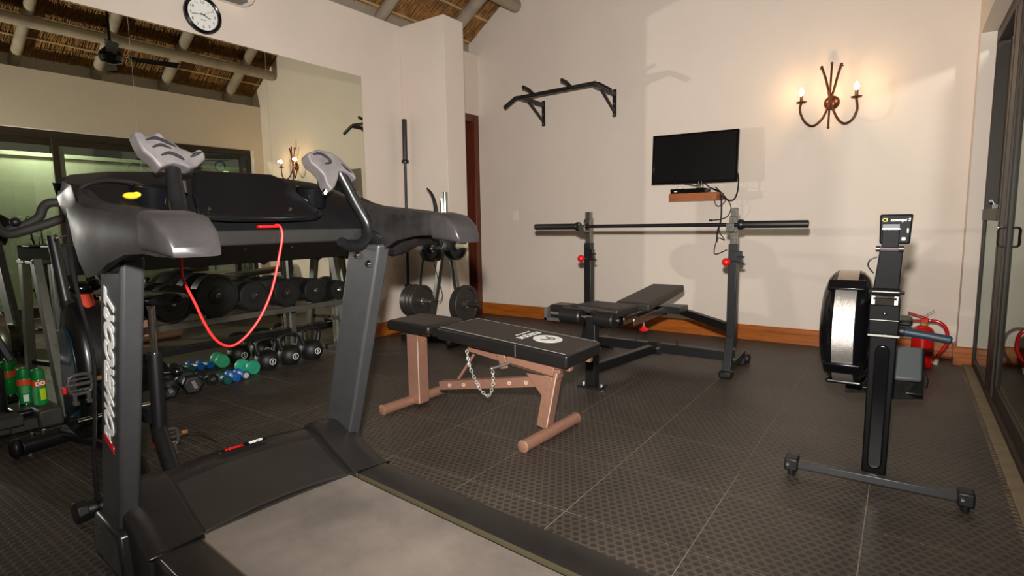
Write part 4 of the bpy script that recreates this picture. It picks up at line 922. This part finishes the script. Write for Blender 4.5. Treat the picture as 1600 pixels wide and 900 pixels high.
gr, _ = grip([(484, 241), (487, 236), (497, 234), (503, 231), (510, 234), (522, 236), (533, 244), (546, 259), (555, 273), (554, 281), (546, 272), (536, 267), (529, 268), (526, 279), (519, 291), (512, 298), (506, 288), (504, 273), (496, 262), (487, 254)], .02,
     [[(492, 241), (503, 239), (514, 246), (518, 254), (508, 256)], [(535, 255), (541, 263), (548, 270)]],
     [(530, 268), (543, 292), (556, 317), (566, 334), (575, 352), (574, 371), (562, 383), (545, 384), (532, 377)], [.024, .024, .024, .022, .024, .024, .024, .022, .018], None)
for g, pts in ((gl, [(276, 283), (279, 302)]), (gr, [(550, 301), (556, 312)])):
    W_('grip_ring', B().cyl(tx(*pts[0], -.015), tx(*pts[1], -.015), .026, seg=18), mat('grip_ring_grey', (52, 50, 50), .4), .002)
a, b = tx(514, 288, .01), tx(504, 306, .015)
tab = W_('shift_tab', B().beam(a, b, .020, .014, up=(1, 0, 0)), black_gloss, .005, gr)
td = (a-b).normalized(); nx = Vector((1, 0, 0))
text('8', .026, 'tab_numeral', white_print, tab, basis(b*.72+a*.28+nx*.0085, nx.cross(td)*-1, td), .0004, bold=.001)
text('^', .030, 'tab_arrow', white_print, tab, basis(b*.28+a*.72+nx*.0085, nx.cross(td)*-1, td), .0004, bold=.001)
# safety cord with its clip
cl = W_('safety_clip', B().mm((.012, tx(404, 352, .03).y, 1.163), (.040, tx(434, 352, .03).y, 1.172)), red_pl, .003)
cp2 = [(430, 352), (437, 353), (441, 366), (439, 385), (434, 412), (427, 445), (418, 472), (404, 500), (384, 526), (364, 540), (347, 538), (332, 525), (317, 500), (306, 476), (295, 455), (288, 440), (284, 428), (283, 405), (283, 380)]
W_('safety_cord', B().tube([tx(x, y, .035 if i < 3 else .04-.0022*i) for i, (x, y) in enumerate(cp2)], .0042, 8, smooth=5), red_cord, 0, cl)
# cable looping off the console
cb = [(226, 292), (212, 286), (190, 283), (165, 282), (140, 287), (120, 300), (109, 320), (106, 345), (108, 385), (114, 425), (124, 470), (138, 520), (147, 570), (148, 640), (147, 720), (152, 780)]
W_('console_cable', B().tube([tx(x, y, -.06-.006*i) for i, (x, y) in enumerate(cb)], .0055, 8, smooth=5), black_plastic, 0)

# ================================================================ EXERCISE BIKE
bk = thing('exercise_bike', 'black exercise bike with a petrol-blue flywheel guard behind the treadmill', 'exercise bike', (-1.1, -.85, 0)); O = bk.location
def K_(n, b, m=black_paint, bev=.003, par=bk, **k): return b.build(n, m, par, bev=bev, off=O, **k)
s1 = K_('stabiliser', B().cyl((-1.62, -1.08, .055), (-1.70, -.66, .055), .048, seg=20), black_paint, .004)
for p in ((-1.617, -1.095, .055), (-1.703, -.645, .055)): K_('end_cap', B().ball(p, .053, .9, .5, 1), black_rubber, 0, s1)
for p in ((-1.62, -1.02), (-1.63, -.97)): K_('levelling_bolt', B().cyl((p[0], p[1], .085), (p[0], p[1], .115), .010, seg=8), chrome, 0, s1)
K_('levelling_foot', B().cyl((-1.62, -1.04, 0), (-1.62, -1.04, .03), .012, seg=10), steel, 0, s1)
s2 = K_('stabiliser', B().cyl((-.56, -1.13, .05), (-.50, -.72, .05), .036, seg=20), black_paint, .004)
for p in ((-.562, -1.145, .05), (-.498, -.705, .05)): K_('end_cap', B().cyl(Vector(p)-Vector((0, .02, 0)), Vector(p)+Vector((0, .02, 0)), .046, seg=8), black_rubber, .006, s2)
K_('base_tube', B().tube([(-1.66, -.88, .07), (-1.45, -.865, .09), (-1.1, -.84, .10), (-.8, -.85, .085), (-.53, -.92, .06)], .034, 14, smooth=4), black_paint, 0)
# flywheel guard: upright rounded shield across the bike's width
sec = [(-1.52, .10), (-1.51, .45), (-1.48, .66), (-1.42, .79), (-1.33, .81), (-1.24, .72), (-1.19, .52), (-1.18, .30), (-1.22, .14), (-1.36, .08)]
gd = K_('flywheel_guard', B().rings([[Vector((-1.37+(x+1.37)*k, y, .45+(z-.45)*k)) for x, z in sec] for y, k in ((-.905, .86), (-.89, .96), (-.87, 1), (-.77, 1), (-.745, .96), (-.725, .86))]), mat('guard_black', (13, 14, 15), .3, coat=.2), .006, smooth=60)
K_('guard_panel', B().rings([[Vector((-1.37+(x+1.37)*k, y, .45+(z-.45)*k)) for x, z in sec] for y, k in ((-.908, .70), (-.916, .66))]), teal_frame, .004, gd)
fl = K_('flywheel', B().lathe([(.02, -.02), (.12, -.02), (.19, -.03), (.215, -.03), (.22, -.02), (.22, .02), (.215, .03), (.19, .03), (.12, .02), (.02, .02)], c=(-1.40, -.74, .36), axis=(0, 1, 0), seg=40), steel, 0)
K_('hub_ring', B().lathe([(.03, 0), (.045, .004), (.045, .012), (.03, .014)], c=(-1.02, -.735, .33), axis=(.4, .9, 0), seg=24), chrome, 0)
K_('frame_tube', B().tube([(-1.42, -.87, .80), (-1.25, -.85, .50), (-1.0, -.82, .32), (-.75, -.79, .30)], .032, 12, smooth=4), black_paint, 0)
K_('resistance_knob', B().ball((-1.20, -.865, .885), .045, 1, 1.2, .8).ball((-1.18, -.82, .90), .03), black_gloss, 0)
K_('knob_collar', B().prism([(-1.17, -.905, .86), (-1.17, -.835, .86), (-1.17, -.825, .80), (-1.17, -.86, .785), (-1.17, -.89, .81)], (-.02, 0, 0)), clip_orange, .006)
# seat mast
K_('seat_tube', B().tube([(-.72, -.775, .20), (-.72, -.77, .36), (-.72, -.765, .60)], .030, 14), black_paint, 0)
K_('seat_tube_foot', B().cyl((-.72, -.775, .24), (-.54, -.80, .06), .034, seg=16), black_paint, 0)
K_('seat_post', B().cyl((-.72, -.765, .58), (-.72, -.76, .83), .015, seg=14), chrome, 0)
K_('seat_pin', B().cyl((-.72, -.74, .50), (-.70, -.70, .50), .012).ball((-.69, -.69, .50), .026), black_gloss, 0)
sd = [(-.93, .022), (-.86, .035), (-.78, .05), (-.70, .09), (-.63, .115), (-.59, .11), (-.57, .07)]
K_('saddle', B().rings([[Vector((x, -.76+h*math.cos(a), .855+.030*math.sin(a)*(1 if math.sin(a) > 0 else .8))) for a in [2*math.pi*k/16 for k in range(16)]] for x, h in sd]), black_gloss, .003, smooth=60)
# cranks and cage pedals
K_('crank_axle', B().cyl((-1.0, -1.0, .29), (-1.0, -.66, .29), .016, seg=12), chrome, 0)
pedal_m = mat('grey_pedal', (58, 54, 50), .45)
for y, pc in ((-.93, onX(126, 604, -.97)), (-.70, onX(264, 688, -.95))):
    c = Vector((-1.0, y, .27)); e = Vector((pc.x-.02, y, pc.z))
    cr = K_('crank', B().beam(c, e, .028, .016, up=(0, 1, 0)), black_paint, .003); b = B()
    V = lambda x, yy, z: pc+Vector((x, yy, z))
    ring = [V(0, .045*math.copysign(1, math.cos(t))*abs(math.cos(t))**.6, .012+.045*math.copysign(1, math.sin(t))*abs(math.sin(t))**.6) for t in [2*math.pi*(k+.5)/16 for k in range(16)]]
    b.tube(ring, .009, 8, close=True)
    for dz in (-.012, .012, .036): b.box(V(0, 0, dz), (.018, .085, .008))
    for dy in (-.026, .026): b.box(V(0, dy, -.048), (.018, .014, .045)); b.box(V(.006, dy, -.072), (.022, .022, .016))
    b.cyl(V(0, -.06, .012), V(0, .06, .012), .009, seg=10)
    pd = K_('pedal', b, pedal_m, .002)
    for dy in (-.012, .014): K_('pedal_spring', B().cyl(V(.008, dy-.008, -.014), V(.008, dy+.010, -.014), .007, seg=10), chrome, 0, pd)
    K_('pedal_strap', B().tube([V(0, .05, .03), V(.02, .085, .022), V(.05, .14, .0), V(.09, .19, -.05)], .007, 6, smooth=4, flat=.4), black_rubber, 0, pd)
    K_('strap_buckle', B().box(V(.02, .068, .028), (.02, .028, .018)), mat('brass_buckle', (176, 132, 84), .35, .6), .002, pd)
    K_('pedal_reflector', B().box(V(.0, -.062, -.004), (.02, .012, .03)), red_pl, .002, pd)
# handlebar, bent forward and outward
K_('handlebar_stem', B().tube([(-1.42, -.87, .78), (-1.46, -.875, .98), (-1.49, -.88, 1.14)], .026, 14), black_paint, 0)
hbm = mat('foam_bar', (40, 36, 33), .7, var=.12, vscale=20)
K_('handlebar', B().tube([onX(128, 328, -1.45), onX(100, 318, -1.45), onX(78, 317, -1.46), onX(67, 325, -1.48), onX(62, 338, -1.49), onX(45, 349, -1.5), onX(20, 357, -1.52), onX(4, 362, -1.54), onX(-8, 350, -1.56), onX(-12, 335, -1.57)], .022, 12, smooth=4), hbm, 0)
K_('handlebar', B().tube([onX(128, 338, -1.40), onX(100, 341, -1.41), onX(70, 351, -1.43), onX(40, 360, -1.45), onX(15, 366, -1.48), onX(0, 360, -1.51)], .022, 12, smooth=4), hbm, 0)
K_('handlebar_knob', B().ball(onX(24, 347, -1.48), .022), black_rubber, 0)
K_('tension_rod', B().cyl(onX(87, 372, -1.3), onX(106, 368, -1.3), .004).ball(onX(88, 372, -1.3), .012).ball(onX(105, 368, -1.3), .010), chrome, 0)

# ================================================================ STEPPER AT THE LEFT EDGE
sp_ = thing('elliptical_trainer', 'dark elliptical trainer with grey base rails at the left edge', 'elliptical trainer', (-2.05, -1.15, 0)); O = sp_.location
def E_(n, b, m=black_paint, bev=.006, par=sp_, **k): return b.build(n, m, par, bev=bev, off=O, **k)
dg = mat('dark_grey_casting', (52, 49, 45), .55, var=.15, vscale=14)
E_('base_rail', B().mm((-2.20, -1.75, .02), (-2.02, -.78, .085)), dg); E_('base_rail', B().mm((-2.06, -1.75, .085), (-1.92, -.98, .14)), dg)
E_('rail_block', B().mm((-2.24, -.90, .02), (-1.98, -.78, .13)), dg, .015); E_('rail_block', B().mm((-2.22, -1.15, .03), (-1.98, -1.02, .15)), dg, .015)
E_('foot_platform', B().mm((-2.34, -.98, .085), (-2.08, -.80, .125)), black_plastic, .015)
E_('drive_housing', B().mm((-2.34, -1.30, .13), (-2.08, -1.00, .40)), black_plastic, .03, seg=4)
E_('steel_cover', B().mm((-2.08, -1.30, .12), (-2.065, -1.045, .385)), mat('satin_silver', (164, 160, 152), .35, .6), .006)
E_('mast', B().beam((-2.25, -1.10, .35), (-2.32, -1.06, 1.02), .06, .05), black_paint); E_('mast_clamp', B().mm((-2.33, -1.09, .66), (-2.24, -.97, .72)), black_paint, .012); E_('mast_label', B().mm((-2.232, -1.10, .60), (-2.226, -1.07, .68)), white_print, 0)
E_('link_bar', B().beam((-2.28, -1.04, .72), (-2.25, -.93, .40), .04, .035), black_paint)

def can(label, px1, px0, r, h, rz):
    t = thing('spray_can', label, 'spray can', (px1, px0, .125), rz, 'green spray cans')
    B().lathe([(.001, 0), (r*.9, 0), (r, .006), (r, h*.70), (r*.96, h*.72), (.001, h*.72)], seg=28).build('body', green_can, t)
    B().lathe([(r*.5, h*.715), (r*.95, h*.72), (r*.97, h*.80), (r*.86, h*.97), (r*.60, h), (r*.5, h*.94)], seg=28).build('cap', mat('cap_green', (12, 112, 50), .35), t)
    B().lathe([(r+.0002, h*.54), (r+.0008, h*.541), (r+.0008, h*.69), (r+.0002, h*.691)], seg=28).build('orange_band', orange_can, t)
    B().lathe([(r*.98, -.0002), (r*1.03, .001), (r*1.03, .005), (r*.98, .007)], seg=28).build('rim', chrome, t)
    return t
c1 = can('green spray can with orange band and lime picture, in front of the other', -2.14, -.845, .034, .222, 0)
def on_can(t, r, a0, a1, z0, z1, name, m, n=8):
    b = B()
    b.rings([[Vector((q*math.cos(a), q*math.sin(a), z)) for q, z in ((r, z0), (r, z1), (r+.0007, z1), (r+.0007, z0))] for a in [a0+(a1-a0)*i/n for i in range(n+1)]])
    return b.build(name, m, t, smooth=50)
on_can(c1, .0345, -.15, .75, .035, .105, 'lime_picture', lime_can); on_can(c1, .0345, -1.35, -.6, .012, .118, 'side_panel', green_light)
text('DO', .030, 'lettering', white_print, c1, basis((.0357, -.001, .136), (0, 1, 0), (0, 0, 1)), .0006, bold=.0012)
c2 = can('green spray can with pale side panel, behind the other', -2.25, -.885, .034, .222, 0)
on_can(c2, .0345, -.75, .35, .070, .115, 'side_panel', green_light); on_can(c2, .0345, -.55, .2, .02, .062, 'white_label', white_print)

# ================================================================ OUTSIDE: PLANTS AND LAMP
def plant(label, x, y, h, n):
    t = thing('potted_plant', label, 'plant', (x, y, -.025))
    B().lathe([(.001, 0), (.12, .001), (.16, .30), (.175, .30), (.175, .34), (.15, .34), (.14, .30), (.001, .29)], seg=28).build('pot', pot_m, t)
    for i in range(4):
        a = i*1.7; q = [Vector((0, 0, .28)), Vector((.05*math.cos(a), .05*math.sin(a), .6*h)), Vector((.16*math.cos(a), .16*math.sin(a), h*(.9+.1*i)))]
        B().tube(q, [.02, .016, .010], 8, smooth=4).build('stem', bark_m, t)
        for k in range(n):
            p = q[2]*(.55+.5*k/n) if k < n-2 else q[2]; b_ = a+k*2.4; d = Vector((math.cos(b_), math.sin(b_), .35)).normalized(); s, u = frame_of(d); L = .16+.12*random.random()
            B().add([p, p+d*L*.5+s*.018-u*.004, p+d*L-u*.05, p+d*L*.5-s*.018-u*.004, p+d*L*.5+u*.006], [(0, 1, 4), (1, 2, 4), (2, 3, 4), (3, 0, 4), (0, 3, 2, 1)]).build('leaf', leaf_m, t, smooth=0)
plant('spiky potted plant on the patio, seen in the mirror', 3.6, .92, 1.15, 9)
lt = thing('patio_lamp', 'narrow lit lantern on the patio, seen in the mirror', 'outdoor lamp', (4.55, 4.25, 2.15))
lamp('patio_fill_light', 'POINT', (4.2, 1.2, 2.9), 150, (1, 1, .88), shadow_soft_size=.12)  # unseen light added to brighten the patio, apart from the lantern
B().mm((-.02, -.06, -.12), (.05, .06, .12)).build('back_box', frame_m, lt, bev=.004)
B().mm((-.07, -.045, -.16), (-.02, .045, .16)).build('diffuser', mat('lit_diffuser', (220, 240, 170), .5, emit=((.75, 1, .55), 2.5)), lt, bev=.006)
